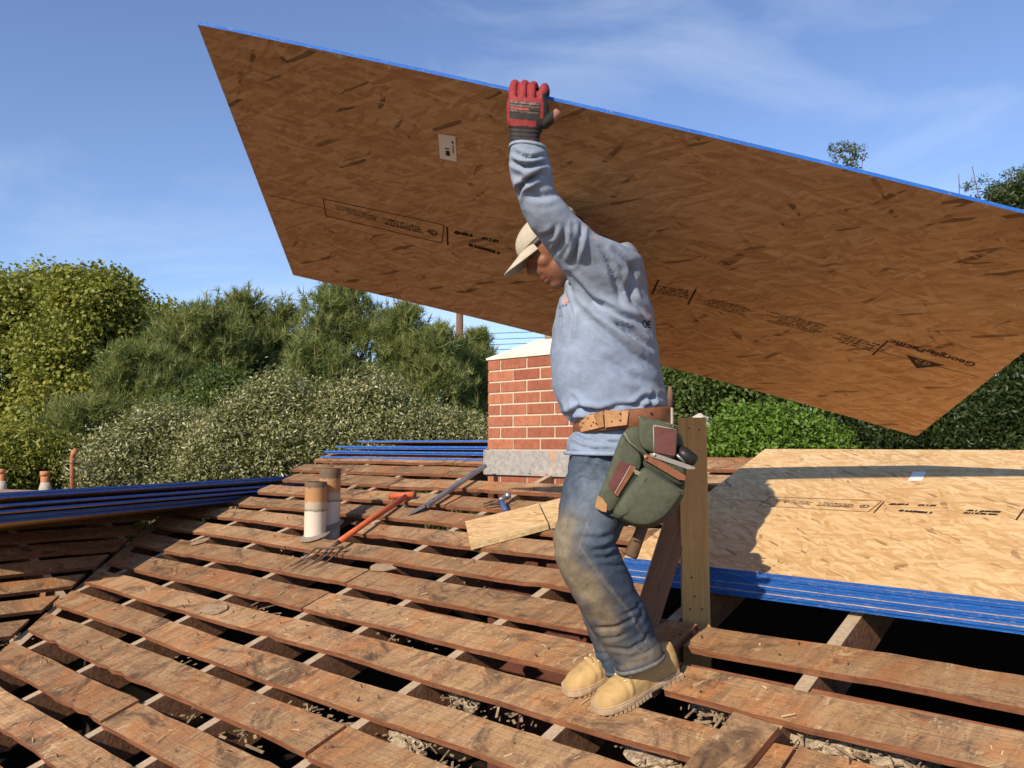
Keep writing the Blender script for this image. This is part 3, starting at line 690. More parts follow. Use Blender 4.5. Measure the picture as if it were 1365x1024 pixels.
# ------------------------------------------------------------------ vent pipes
s = MT('vent_paint'); c = s.coord(); z = s.n('ShaderNodeSeparateXYZ'); s.l(c, z.inputs[0]); nz = s.noise(c, 45, 4, .65)
hz = s.math('ADD', z.outputs[2], s.math('MULTIPLY', s.math('SUBTRACT', nz, .5), .045))
col = s.ramp(hz, [(0.0, (.64, .56, .45)), (0.135, (.66, .57, .45)), (0.142, (.12, .09, .07)), (0.150, (.46, .38, .28)), (0.185, (.50, .40, .28)), (0.192, (.46, .24, .10)), (0.262, (.45, .24, .11)), (.266, (.16, .11, .07))])
M_vent = s.done(col, .7, nz, .4, .004)
def vent(px, lab, H):
    b = hit(*px); b0 = b - np.array([0, 0, .12])
    r = rootobj('vent_pipe', b, lab, 'vent pipe')
    R = 0.0575
    rings = pipe_rings([b0, b + np.array([0, 0, .262 * H])], R, 24) + pipe_rings([b + np.array([0, 0, .264 * H]), b + np.array([0, 0, .292 * H])], R + .001, 24) + pipe_rings([b + np.array([0, 0, .292 * H]), b + np.array([0, 0, .05])], R - .009, 24)
    V, Fq = loftdata(rings); o = mesh('pipe', [np.asarray(p) - b for p in V], Fq, M_vent, r, True, M=Matrix.Translation(b))
    md = o.modifiers.new('e', 'EDGE_SPLIT'); md.split_angle = 0.7
    V, Fq = loftdata([circ(b + NN * .0075, UU * .085, VV * .085, 24), circ(b + NN * .010, UU * .083, VV * .083, 24), circ(b + NN * .014, UU * .066, VV * .068, 24), circ(b + NN * .022, UU * .060, VV * .063, 24)])
    mesh('roof_flange', V, Fq, mat_plain('old_sealant', (.22, .18, .14), .85, .3, 40), r, True)
vent((420, 716), 'front white vent pipe with orange band and dark rim on the boards', 1.0)
vent((439, 702), 'taller white vent pipe with orange top standing behind the other pipe', 1.09)

# ------------------------------------------------------------------ tools on the roof
M_orange = mat_plain('orange_paint', (.55, .115, .035), .5, .2, 18, .2, .4); M_steel = mat_plain('worn_steel', (.30, .29, .28), .42, .3, 30, .2, .5, .75); M_rust = mat_plain('rusty_steel', (.14, .085, .06), .65, .4, 40, .3, .3, .3)
M_hand = mat_plain('dark_hickory', (.11, .065, .035), .6, .3, 30)
fk = rootobj('shingle_fork', hit(455, 720), 'orange handled garden fork lying on the boards near the pipes', 'garden fork')
a, b = hit(452, 722, DB - .045), hit(541, 662, DB - .030)
pipe('handle', [a, a * .5 + b * .5 + NN * .004, b], [.014, .0155, .0165], M_orange, fk, 12)
t0, t1 = hit(519, 662, DB - .035), hit(552, 659, DB - .035); pipe('grip', [t0, t1], .0175, M_orange, fk, 12)
tt = t1 - t0; tt /= np.linalg.norm(tt); pipe('grip_cap', [t1, t1 + tt * .006], .0178, M_rust, fk, 12)
n0 = hit(440, 731, DB - .035); pipe('socket', [a, n0], [.012, .009], M_rust, fk, 8)
bases = [(421, 731), (430, 731), (439, 731), (447, 730), (457, 729)]; tips = [(383, 756), (388, 759), (400, 760), (404, 758), (420, 758)]
pipe('crossbar', [hit(*bases[0], DB - .036), hit(*bases[2], DB - .036), hit(*bases[4], DB - .036)], .006, M_rust, fk, 8)
for p, q in zip(bases, tips):
    P, Q = hit(*p, DB - .034), hit(*q, DB - .005); pipe('tine', [P, P * .7 + Q * .3 - NN * .008, P * .35 + Q * .65 - NN * .010, Q], [.0048, .0045, .004, .0015], M_rust, fk, 8)
rb = rootobj('ripping_bar', hit(600, 655), 'long grey steel ripping bar lying from the chimney corner down the boards', 'pry bar')
a, b = hit(568, 675, DB - .03), hit(646, 621, DB - .055)
beam('shaft', a, b, .036, .020, np.cross(b - a, NN), M_steel, rb)
f0, f1 = hit(548, 684, DB - .004), a; sd_ = np.cross(f1 - f0, NN); sd_ /= np.linalg.norm(sd_)
mesh('blade', [f0 - sd_ * .045, f0 + sd_ * .045, f1 + sd_ * .018, f1 - sd_ * .018, f0 - sd_ * .045 + NN * .004, f0 + sd_ * .045 + NN * .004, f1 + sd_ * .018 + NN * .012, f1 - sd_ * .018 + NN * .012], BOXF, M_steel, rb)
for t in (.12, .8): 
    p = a + (b - a) * t + NN * .0095; pipe('rivet', [p, p + NN * .004], .006, M_rust, rb, 8)
hm = rootobj('claw_hammer', hit(670, 672), 'steel claw hammer with blue grip poking out behind the cut offcut', 'hammer')
hh_ = lambda x, y, h: hit(x, y, DB - h)
pipe('hammer_head', [hh_(667, 668, .035), hh_(671, 664, .038), hh_(674, 662, .038), hh_(675, 661.5, .038), hh_(679, 660, .038)], [.016, .014, .012, .019, .019], M_steel, hm, 12)
for e in (-1, 1):
    pipe('claw', [hh_(668, 667 + e, .036), hh_(657, 669 + e * 1.6, .030), hh_(645, 674 + e * 2.0, .012)], [(.014, .008), (.011, .006), (.004, .003)], M_rust, hm, 8)
pipe('handle', [hh_(668, 667, .035), hh_(671, 674, .033), hh_(674.5, 681, .030)], [.012, .013, .014], mat_plain('blue_grip', (.05, .09, .24), .5, .2), hm, 10)
for k, (lab, q) in enumerate([('pale strand board offcut lying askew, beside the hammer head', [(620, 695), (717.5, 671.3), (730.5, 698.5), (626.5, 726)]), ('small strand board offcut between the larger offcut and the jeans', [(719.5, 670.8), (808, 649.5), (826, 676), (732.5, 698)])]):
    P = [hit(*p, DB - .030) for p in q]; ob = rootobj('cut_offcut', P[0], lab, 'plywood offcut')
    Q = [p - NN * .012 for p in P]
    cX = P[1] - P[0]; cX /= np.linalg.norm(cX); M = mw(cX, np.cross(NN, cX), NN, P[0]); Mi = M.inverted()
    o = mesh('panel', [Mi @ Vector(p) for p in Q + P], BOXF, [M_osbtop, M_osbedge], ob, M=M, mi=[0, 0, 1, 1, 1, 1])
    mesh('shim', [*(Mi @ Vector(p) for p in [Q[0] + NN * -.014, Q[1] - NN * .014, Q[2] - NN * .014, Q[3] - NN * .014, Q[0] - NN * .001, Q[1] - NN * .001, Q[2] - NN * .001, Q[3] - NN * .001])], BOXF, [M_osbedge], ob, M=M)

# slate-like shingle scraps
M_shing = mat_plain('old_shingle', (.30, .20, .12), .9, .35, 25, .4)
for k, (x, y, w, l, an) in enumerate([(285, 812, .09, .16, .2), (268, 722, .07, .11, 1.0), (510, 757, .07, .15, .1), (152, 708, .06, .1, .7), (470, 650, .05, .09, 2.0)]):
    c0 = hit(x, y, DB - .004); t = np.linspace(0, 2 * math.pi, 11)[:-1]; R_ = random.Random(k)
    X = UU * math.cos(an) + VV * math.sin(an); Y = np.cross(NN, X); pr = [c0 + X * l * .55 * math.copysign(abs(math.cos(a)) ** .6, math.cos(a)) * R_.uniform(.6, 1.08) + Y * w * .55 * math.copysign(abs(math.sin(a)) ** .6, math.sin(a)) * R_.uniform(.6, 1.08) for a in t]
    V, Fq = loftdata([np.array([p + NN * .001 for p in pr]), np.array([p + NN * .006 for p in pr])])
    tag(mesh('shingle_scrap', V, Fq, M_shing), ['rounded brown shingle scrap lying flat on a sheathing board', 'torn brown shingle scrap stuck in the gap left of the pipes', 'grey shingle scrap in the gap below the fork', 'small shingle scrap at the top of the valley', 'little shingle chip beside the taller pipe'][k], 'shingle scrap')

# nails, splinters and litter (too small to tell apart)
V, Fq = [], []
def addbox(c, X, Y, Z):
    o = len(V)
    for p in boxv(-.5, .5, -.5, .5, -.5, .5): V.append(c + X * p[0] + Y * p[1] + Z * p[2])
    Fq.extend(tuple(i + o for i in q) for q in BOXF)
for _ in range(170):
    i = rnd.randrange(10, len(ROWS)); a, b = ROWS[i]; u = rnd.uniform(-5.0, 0.6); v_ = rnd.uniform(a + .015, b - .015)
    if i >= 17 and u > -1.7: continue
    tilt = rnd.uniform(-1.2, 1.2); d = NN * math.cos(tilt) + (UU * rnd.uniform(-1, 1) + VV * rnd.uniform(-1, 1)) * math.sin(tilt); d /= np.linalg.norm(d)
    l = rnd.uniform(.005, .020); x = np.cross(d, VV); x /= np.linalg.norm(x); addbox(RP(u, v_, .002) + d * l * .4, x * .003, np.cross(d, x) * .003, d * l)
tag(mesh('bent_nails', V, Fq, mat_plain('rusty_nail', (.07, .04, .03), .7, .3), roof), kind='stuff')
V, Fq = [], []
for _ in range(110):
    i = rnd.randrange(10, 22); a, b = ROWS[i]; u = rnd.uniform(-4.6, 0.4); v_ = rnd.uniform(a + .01, b - .01)
    if i >= 17 and u > -1.7: continue
    an = rnd.uniform(0, 3.14); X = UU * math.cos(an) + VV * math.sin(an); Y = np.cross(NN, X); addbox(RP(u, v_, .004), X * rnd.uniform(.008, .035), Y * rnd.uniform(.0015, .005), NN * .002)
tag(mesh('wood_splinters', V, Fq, M_osbedge, roof), kind='stuff')
# litter lodged in the gaps: straw, chips, crumbled felt
spots = [(248, 885, 40), (62, 952, 25), (118, 908, 15), (255, 945, 35), (325, 975, 45), (405, 945, 60), (455, 960, 50), (520, 850, 25), (560, 855, 40), (540, 990, 40), (560, 1000, 50), (622, 935, 50), (680, 950, 70), (700, 945, 40), (590, 1005, 40), (945, 950, 60), (975, 958, 50), (1090, 985, 90), (1120, 990, 90), (1170, 1000, 60), (1210, 1015, 50), (890, 1010, 60), (880, 1000, 40), (345, 812, 25), (370, 820, 25), (390, 740, 20), (30, 850, 40), (10, 855, 40), (95, 786, 30), (135, 755, 20), (50, 848, 30), (640, 770, 15), (470, 762, 10)]
V, Fq = [], []
for x, y, n in spots:
    c0 = hit(x, y, DB + .055)
    for _ in range(int(n * rnd.uniform(.25, .6))):
        p = c0 + UU * rnd.gauss(0, .05) + VV * rnd.gauss(0, .02) + NN * rnd.uniform(-.045, .02); an = rnd.uniform(0, 6.28); el = rnd.uniform(-.5, .5)
        X = (UU * math.cos(an) + VV * math.sin(an)) * math.cos(el) + NN * math.sin(el); Y = np.cross(NN, X); Y /= np.linalg.norm(Y)
        addbox(p, X * rnd.uniform(.006, .02 if rnd.random() < .6 else .07), Y * rnd.uniform(.002, .010), np.cross(X, Y) * .003)
tag(mesh('wood_litter', V, Fq, mat_plain('straw_litter', (.27, .19, .115), .9, .7, 30), roof), kind='stuff')
# crumbling plaster and felt clods wedged between the rafters
M_clod = mat_plain('crumbled_plaster', (.42, .33, .23), .95, .55, 60, .9, .1, bd=.015)
for k, (x, y, a, b) in enumerate([(620, 932, .06, .03), (1080, 985, .09, .05), (1125, 998, .07, .04), (955, 945, .07, .035), (880, 1012, .09, .05), (1190, 1012, .10, .05), (545, 985, .09, .04), (20, 852, .07, .03), (130, 760, .05, .03), (85, 806, .04, .02)]):
    c0 = hit(x, y, DB + .085); v, f = ellipsoid(c0, [UU * a, VV * b, NN * .035], 18, 12)
    v = [np.asarray(p) + (np.asarray(p) - c0) * (0.5 * mnoise.noise(Vector(np.asarray(p) * 28)) + .35 * mnoise.noise(Vector(np.asarray(p) * 70))) for p in v]
    tag(mesh('plaster_clod', v, f, M_clod, roof), kind=None)

# ------------------------------------------------------------------ trees and shrubs
M_bark = mat_plain('bark', (.11, .075, .05), .95, .4, 20, .8, bd=.02)
def leaf_cards(C, Nrm, size, aspect=0.55, droop=0.0, fold=True):
    """one bent leaf (two triangles pairs) at each centre; returns V, F"""
    n = len(C); T = NP.normal(size=(n, 3)); T -= Nrm * (T * Nrm).sum(1, keepdims=True); T /= np.linalg.norm(T, axis=1, keepdims=True) + 1e-9
    T[:, 2] -= droop; T /= np.linalg.norm(T, axis=1, keepdims=True) + 1e-9
    B = np.cross(Nrm, T); B /= np.linalg.norm(B, axis=1, keepdims=True) + 1e-9
    s_ = size * NP.uniform(.65, 1.35, (n, 1))
    a = C - T * s_ * .5; b = C + T * s_ * .5; l = C + B * s_ * aspect * .5 + Nrm * s_ * .10; r = C - B * s_ * aspect * .5 + Nrm * s_ * .10
    V = np.stack([a, l, b, r], 1).reshape(-1, 3); i = np.arange(n)[:, None] * 4
    return V, np.concatenate([i + [[0, 3, 2]], i + [[0, 2, 1]]], 1).reshape(-1, 3)
def rand_dirs(n):
    d = NP.normal(size=(n, 3)); return d / np.linalg.norm(d, axis=1, keepdims=True)
def clumpy(n_clump, per, lobes, r_lo, r_hi):
    """leaf positions on the skins of many small clumps that sit on the skin of a few large lobes"""
    P, Nn, T = [], [], []
    w = np.array([l[3] for l in lobes]); w = w ** 2 / (w ** 2).sum()
    for _ in range(n_clump):
        cx, cy, cz, R, fz = lobes[NP.choice(len(lobes), p=w)]
        d = rand_dirs(1)[0]; 
        if d[2] < -.55: d[2] *= -.6
        rr = R * NP.uniform(.62, 1.04); c = np.array([cx, cy, cz]) + d * rr * np.array([1, 1, fz]); r = NP.uniform(r_lo, r_hi)
        k = int(per * (r / r_hi) ** 1.5) + 6; q = rand_dirs(k); rad = r * NP.uniform(.45, 1.08, (k, 1))
        P.append(c + q * rad * np.array([1, 1, .8])); Nn.append(q * .6 + rand_dirs(k) * .8 + np.array([0, 0, .35])); T.append(np.full(k, NP.uniform(-.10, .10)))
    P, Nn = np.concatenate(P), np.concatenate(Nn); Nn /= np.linalg.norm(Nn, axis=1, keepdims=True); return P, Nn, np.concatenate(T)
def limbs(base, tops, r0, seed):
    R = random.Random(seed); parts = []; base = np.asarray(base, float)
    mid = np.mean(tops, 0); fork = base + (mid - base) * .42
    parts.append(loftdata(pipe_rings([base - np.array([0, 0, .2]), base + (fork - base) * .5 + np.array([R.uniform(-.1, .1), R.uniform(-.1, .1), 0]), fork], [r0 * 1.15, r0 * .9, r0 * .75], 9)))
    for t in tops:
        t = np.asarray(t, float); m = fork + (t - fork) * .5 + np.array([R.uniform(-.3, .3), R.uniform(-.3, .3), R.uniform(0, .4)]) * np.linalg.norm(t - fork) * .18
        parts.append(loftdata(pipe_rings([fork - (m - fork) * .06, m, t], [r0 * .55, r0 * .34, r0 * .10], 7)))
    return join(parts)
def broadleaf(name, lobes, base, mat, lab, cat, n_clump, per, rlo, rhi, leaf, asp=.6, seed=1, group=None, r0=.16, droop=0.2, tops=None):
    if tops is not None: r0 = .05
    r = rootobj(name, base, lab, cat, group)
    V, Fq = limbs(base, [np.array(l[:3]) + np.array([0, 0, l[3] * .2]) for l in lobes][:9] if tops is None else tops, r0, seed)
    mesh('trunk', V, Fq, M_bark, r, True)
    P, Nn, T = clumpy(n_clump, per, lobes, rlo, rhi); V, Fa = leaf_cards(P, Nn, leaf, asp, droop)
    at_ = np.repeat(np.clip(NP.uniform(.15, .85, len(P)) * .7 + .15 + T * 1.6, 0, 1), 2)
    bigmesh('crown', V, Fa, mat, r, at_); return r
def PX(x, y, d): return at(x, y, d)

L_olive = mat_leaf('yellow_green_leaf', [(0.0, (.08, .10, .014)), (.4, (.20, .215, .032)), (.75, (.34, .33, .055)), (1.0, (.46, .42, .10))])
L_dark = mat_leaf('dark_leaf', [(0.0, (.016, .030, .009)), (.5, (.035, .058, .016)), (1.0, (.075, .10, .028))], .42)
L_mid = mat_leaf('mid_green_leaf', [(0.0, (.04, .07, .014)), (.5, (.085, .13, .028)), (1.0, (.16, .20, .05))])
L_bright = mat_leaf('bright_green_leaf', [(0.0, (.06, .12, .012)), (.5, (.12, .22, .022)), (1.0, (.22, .32, .05))])
L_pale = mat_leaf('pale_shrub_leaf', [(0.0, (.08, .09, .024)), (.42, (.20, .205, .065)), (.74, (.37, .35, .17)), (1.0, (.62, .58, .42))], .36, .22, .5)
L_pine = mat_leaf('pine_needle', [(0.0, (.10, .135, .036)), (.5, (.23, .265, .080)), (.86, (.38, .38, .14)), (1.0, (.46, .31, .14))], .45, .42)
L_grey = mat_leaf('grey_green_leaf', [(0.0, (.05, .07, .03)), (.5, (.09, .12, .05)), (1.0, (.18, .21, .11))])

def lob(x, y, d, rpx, fz=1.0):
    p = at(x, y, d); return (p[0], p[1], p[2], rpx / F * d, fz)
def gnd(x, d): p = at(x, 592, d); return np.array([p[0], p[1], 0.0])
# two rounded yellow-green trees at the left
broadleaf('broadleaf_tree', [lob(25, 430, 19, 60), lob(60, 400, 19.5, 42), lob(0, 500, 18.5, 80), lob(-60, 420, 19, 70), lob(10, 590, 18.5, 90), lob(70, 470, 19.4, 40)], gnd(10, 19), L_olive, 'rounded yellow green tree farthest from the chimney, cut off by the frame', 'tree', 470, 170, .28, .60, .095, .75, 1)
broadleaf('broadleaf_tree', [lob(125, 420, 17.5, 52), lob(100, 395, 17.8, 34), lob(145, 395, 17.6, 30), lob(80, 480, 17.0, 50), lob(105, 540, 16.8, 50), lob(60, 590, 16.4, 45), lob(150, 455, 17.6, 32)], gnd(100, 17), L_olive, 'taller rounded yellow green tree with a domed top beside the pines', 'tree', 520, 170, .24, .52, .090, .75, 2)
broadleaf('broadleaf_tree', [lob(212, 440, 24, 34), lob(190, 455, 24, 26), lob(235, 455, 24, 28), lob(210, 520, 24, 60)], gnd(210, 24), L_olive, 'low yellow green treetop showing between the domed tree and the pines', 'tree', 190, 130, .3, .55, .11, .75, 3)
# pines
def pine(base, top, spread, lab, seed, n_br=120, zlo=.15):
    global NP
    R = random.Random(seed); r = rootobj('pine_tree', base, lab, 'pine tree', 'young pines behind the shrubs')
    base = np.asarray(base, float); top = np.asarray(top, float); H = top[2] - base[2]
    parts = [loftdata(pipe_rings([base, base * .5 + top * .5 + np.array([R.uniform(-.15, .15), 0, 0]), top - np.array([0, 0, .15])], [.16, .10, .025], 8))]
    tips, dirs, up = [], [], []
    for i in range(n_br):
        f = zlo + (1 - zlo) * (i + R.random()) / n_br; p = base + (top - base) * f; az = R.uniform(0, 6.283)
        reach = spread * 1.30 * (1 - f) ** .50 * R.uniform(.55, 1.12) + .12
        d = np.array([math.cos(az), math.sin(az), R.uniform(.10, .55) + .7 * f]); d /= np.linalg.norm(d)
        e = p + d * reach; parts.append(loftdata(pipe_rings([p, (p + e) / 2 - np.array([0, 0, .05]), e], [.03 * (1.2 - f), .02 * (1.2 - f), .006], 5)))
        nt = int(8 + reach * 30)
        for k in range(nt):
            t = R.uniform(.28, 1.02) ** .8; q = p + (e - p) * t + np.array([R.gauss(0, .15), R.gauss(0, .15), R.gauss(.05, .12)]) * (.55 + .5 * reach * t)
            tips.append(q); a = d * .6 + np.array([R.gauss(0, .5), R.gauss(0, .5), R.uniform(.3, 1.1)]); dirs.append(a / np.linalg.norm(a))
    for q in range(7):
        az = R.uniform(0, 6.28); sp = top + np.array([math.cos(az), math.sin(az), 0]) * spread * R.uniform(.15, .55) - np.array([0, 0, R.uniform(.1, .6)])
        for k in range(14): tips.append(sp + np.array([R.gauss(0, .10), R.gauss(0, .10), R.uniform(-.5, .05)])); dirs.append(np.array([R.gauss(0, .3), R.gauss(0, .3), 1.0]))
    for k in range(10): tips.append(top + np.array([R.gauss(0, .07), R.gauss(0, .07), R.uniform(-.35, .05)])); dirs.append(np.array([R.gauss(0, .2), R.gauss(0, .2), 1.0]))
    V, Fq = join(parts); mesh('trunk', V, Fq, M_bark, r, True)
    T, Dn = np.array(tips), np.array(dirs); n = len(T); K = 20
    Dn /= np.linalg.norm(Dn, axis=1, keepdims=True)
    nd = np.repeat(Dn, K, 0) + NP.normal(size=(n * K, 3)) * .62; nd /= np.linalg.norm(nd, axis=1, keepdims=True)
    o = np.repeat(T, K, 0) + np.repeat(Dn, K, 0) * NP.uniform(-.05, .10, (n * K, 1)); l = NP.uniform(.10, .20, (n * K, 1))
    sd_ = np.cross(nd, rand_dirs(n * K)); sd_ /= np.linalg.norm(sd_, axis=1, keepdims=True) + 1e-9
    V = np.stack([o - sd_ * .0075, o + sd_ * .0075, o + nd * l], 1).reshape(-1, 3); Fa = np.arange(n * K * 3).reshape(-1, 3)
    at_ = np.clip(np.repeat(NP.uniform(.1, .7, n), K) + NP.uniform(-.12, .15, n * K), 0, 1)
    # candles: upright brown shoots on the upper tufts
    pick = np.where(NP.random(n) < .10)[0]; kq = len(pick)
    cb = T[pick]; ct = cb + np.array([0, 0, 1.0]) * NP.uniform(.14, .30, (kq, 1)) + NP.normal(size=(kq, 3)) * .02
    w = np.array([.010, 0, 0]); w2 = np.array([0, .010, 0])
    V2 = np.stack([cb - w, cb + w, ct, cb - w2, cb + w2, ct], 1).reshape(-1, 3); F2 = np.arange(kq * 6).reshape(-1, 3) + len(V)
    bigmesh('crown', np.concatenate([V, V2]), np.concatenate([Fa, F2]), L_pine, r, np.concatenate([at_, np.full(kq * 2, .97)])); return r
for k, (x, y, d, sp, lab) in enumerate([
        (318, 408, 16.5, 1.55, 'pine with several upright tips next to the low treetop'),
        (455, 392, 15.5, 1.60, 'tallest pine, its crown reaching the edge of the carried sheet'),
        (270, 430, 15.0, 1.7, 'broad pine in front of the low yellow green treetop'),
        (535, 425, 15.0, 1.25, 'narrow pine with bare candle tips between the tallest pine and the pole'),
        (372, 425, 16.8, 1.3, 'slim pine filling the dip beside the tallest pine'),
        (582, 455, 14.5, 1.15, 'pine with dry brown shoots in front of the utility pole'),
        (636, 455, 15.5, 1.0, 'small pine right against the brick chimney'),
        (185, 490, 13.5, 1.6, 'low spreading pine below the domed tree'),
        (420, 470, 13.8, 1.3, 'short pine before the tallest pine, just above the pale shrubs'),
        (110, 560, 12.5, 1.3, 'dark low pine behind the terracotta vent caps')]):
    pine(gnd(x, d), at(x, y, d), sp, lab, 40 + k, n_br=int(70 + sp * 45), zlo=.30)
# pale leaved shrubs right behind the ridge
def shrub(xs, d, rpx, lab, mat, n, leaf, seed, name='garden_shrub', asp=.42, per=100, rlo=.10, rhi=.34, group=None):
    lobes = [lob(x, y, d + dd, rp) for x, y, dd, rp in xs]
    return broadleaf(name, lobes, gnd(xs[0][0], d), mat, lab, 'shrub', n, per, rlo, rhi, leaf, asp, seed, group, .07, 0.0)
shrub([(170, 610, 0, 46), (215, 585, .2, 44), (150, 650, -.1, 50), (260, 600, .3, 50), (240, 650, 0, 50)], 9.6, 0, 'pale leaved shrub beside the thin terracotta vent', L_pale, 720, .046, 11)
shrub([(330, 570, .2, 50), (370, 545, .3, 42), (300, 610, 0, 50), (390, 600, .1, 52), (350, 640, 0, 48)], 9.4, 0, 'pale leaved shrub behind the two white pipes', L_pale, 740, .046, 12)
shrub([(460, 560, .2, 46), (500, 545, .3, 40), (440, 600, 0, 46), (530, 585, .1, 44), (490, 610, 0, 48)], 9.6, 0, 'pale leaved shrub rising behind the ridge offcuts', L_pale, 740, .045, 13)
shrub([(590, 585, .2, 38), (625, 590, .3, 30), (560, 600, 0, 40), (600, 615, .1, 34), (655, 600, .2, 30)], 9.9, 0, 'pale leaved shrub touching the chimney', L_pale, 520, .045, 14)
shrub([(270, 565, .2, 34), (235, 560, .3, 26), (300, 520, .2, 26), (320, 545, .2, 26)], 11.0, 0, 'mid green shrub with drooping leaves among the pines', L_mid, 280, .062, 15)
shrub([(20, 615, .2, 46), (60, 620, .3, 36), (-20, 630, 0, 50)], 11.0, 0, 'olive green shrub behind the round terracotta vent cap', L_olive, 330, .064, 16)
# right side, behind the stack
shrub([(985, 590, .2, 30), (1020, 582, .1, 30), (1055, 588, .2, 30), (965, 605, 0, 26), (1085, 600, .2, 26), (1020, 610, 0, 30)], 8.4, 0, 'bright green leafy shrub behind the sunlit sheet stack', L_bright, 520, .056, 17, asp=.5)
broadleaf('dense_tree', [lob(900, 540, 13, 60), lob(960, 520, 13.5, 60), lob(920, 490, 13.6, 50), lob(1010, 530, 13.4, 50), lob(880, 600, 12.6, 50)], gnd(930, 13), L_mid, 'mid green bushy tree behind the roofer and the stud', 'tree', 480, 130, .2, .42, .075, .6, 21)
broadleaf('dense_tree', [lob(1100, 540, 12.5, 70), lob(1180, 530, 13, 80), lob(1140, 590, 12, 60), lob(1060, 500, 13.4, 60), lob(1230, 580, 12.4, 70)], gnd(1140, 12.5), L_dark, 'dark bushy tree behind the bright green shrub', 'tree', 600, 130, .18, .40, .075, .45, 22)
broadleaf('dense_tree', [lob(1330, 500, 11.5, 90), lob(1290, 570, 11, 70), lob(1390, 420, 12, 100), lob(1370, 560, 11, 80), lob(1350, 300, 12.4, 45), lob(1385, 270, 12.4, 50), lob(1320, 390, 12.4, 70)], gnd(1350, 11.8), L_dark, 'tall dark tree whose crown rises above the carried sheet at its far corner', 'tree', 800, 130, .16, .36, .075, .40, 23)
broadleaf('dense_tree', [lob(1345, 252, 12.2, 30), lob(1328, 270, 12.2, 22), lob(1365, 240, 12.2, 24), lob(1295, 250, 12.2, 16), lob(1282, 285, 12.2, 14), lob(1380, 300, 12.4, 60)], gnd(1345, 12.2), L_grey, 'grey green treetop with loose twigs over the sheet edge', 'tree', 90, 40, .06, .16, .062, .34, 24, tops=[at(1345, 232, 12.2), at(1296, 222, 12.2), at(1278, 232, 12.2), at(1366, 222, 12.2), at(1283, 285, 12.2)])
broadleaf('slender_tree', [lob(1130, 207, 14, 22), lob(1118, 200, 14, 13), lob(1146, 212, 14, 12), lob(1133, 228, 14, 16)], gnd(1132, 14), L_grey, 'slender treetop poking up alone above the carried sheet', 'tree', 26, 26, .06, .14, .070, .32, 25, tops=[at(1130, 186, 14), at(1112, 196, 14), at(1150, 208, 14), at(1140, 222, 14)])
# distant belt of trees that closes the view
P, Nn, T = clumpy(900, 46, [(x, 34 + 5 * math.sin(x * .7), 2.0 + 1.2 * math.sin(x * .35 + 1) + (1.0 if abs(x) > 10 else 0), 3.4, 1.0) for x in np.arange(-36, 37, 3.6)], .5, 1.0)
V, Fa = leaf_cards(P, Nn, .34, .7); o = bigmesh('far_tree_belt', V, Fa, L_mid, None, np.repeat(NP.uniform(.1, .8, len(P)), 2)); tag(o, 'far belt of trees beyond the garden', 'tree belt', kind='stuff')

# utility pole with wires
M_pole = mat_plain('utility_pole_wood', (.16, .085, .055), .9, .3, 14)
up_ = rootobj('utility_pole', gnd(613, 30), 'brown wooden utility pole behind the pines', 'utility pole')
b0 = gnd(613, 30); tp = at(613, 330, 30); pipe('pole', [b0, (b0 + tp) / 2, tp], [.16, .14, .12], M_pole, up_, 12)
ca = at(613, 352, 30); beam('crossarm', ca + np.array([-1.1, -.2, 0]), ca + np.array([1.1, .2, 0]), .10, .12, (0, 0, 1), M_pole, up_)
for iw, (yy, dx) in enumerate(((444, 0), (452, .3), (459, -.2), (466, .1), (472, .2))):
    a = at(614, yy + 2, 30); b = at(1500, yy - 60, 36); m = (a + b) / 2 - np.array([0, 0, .5]); tag(pipe('overhead_wire', [a, a * .6 + m * .4 , m, b], .012, mat_plain('wire_black', (.03, .03, .035), .6), None, 5), 'thin dark overhead wire, ' + ORD[iw] + ' from the top on the utility pole', 'wire', 'wires of the utility pole')
a = at(612, 455, 30); b = at(520, 520, 24); tag(pipe('guy_wire', [a, b], .010, mat_plain('wire_grey', (.10, .10, .10), .6), None, 5), 'thin guy wire slanting down from the pole into the pines', 'wire')

# neighbour's low roof with terracotta vents at the far left
M_terra = mat_plain('terracotta', (.46, .19, .085), .8, .2, 30, .3); M_cement = mat_plain('cement_collar', (.42, .36, .29), .9, .2, 30, .3)
nb = rootobj('neighbour_roof', gnd(-60, 8.6), 'low mauve roof with a thin edge under the terracotta vents', 'roof')
zN = at(40, 650, 8.5)[2]
a = at(-260, 646, 8.2); b = at(110, 655, 8.4); cN = at(110, 655, 10.4); dN = at(-330, 645, 10.6)
q = [a, b, cN, dN]; V = [(*p[:2], p[2]) for p in q] + [(*p[:2], p[2] - .12) for p in q]
mesh('roof_deck', V, [(0, 1, 2, 3), (7, 6, 5, 4), (0, 4, 5, 1), (1, 5, 6, 2), (2, 6, 7, 3), (3, 7, 4, 0)], M_roll, nb)
cen = sum(q) / 4; box('roof_wall', -1.4, .9, -.7, .7, 0, cen[2] - .14, M_wall, nb, M=Matrix.Translation((cen[0], cen[1], 0)))
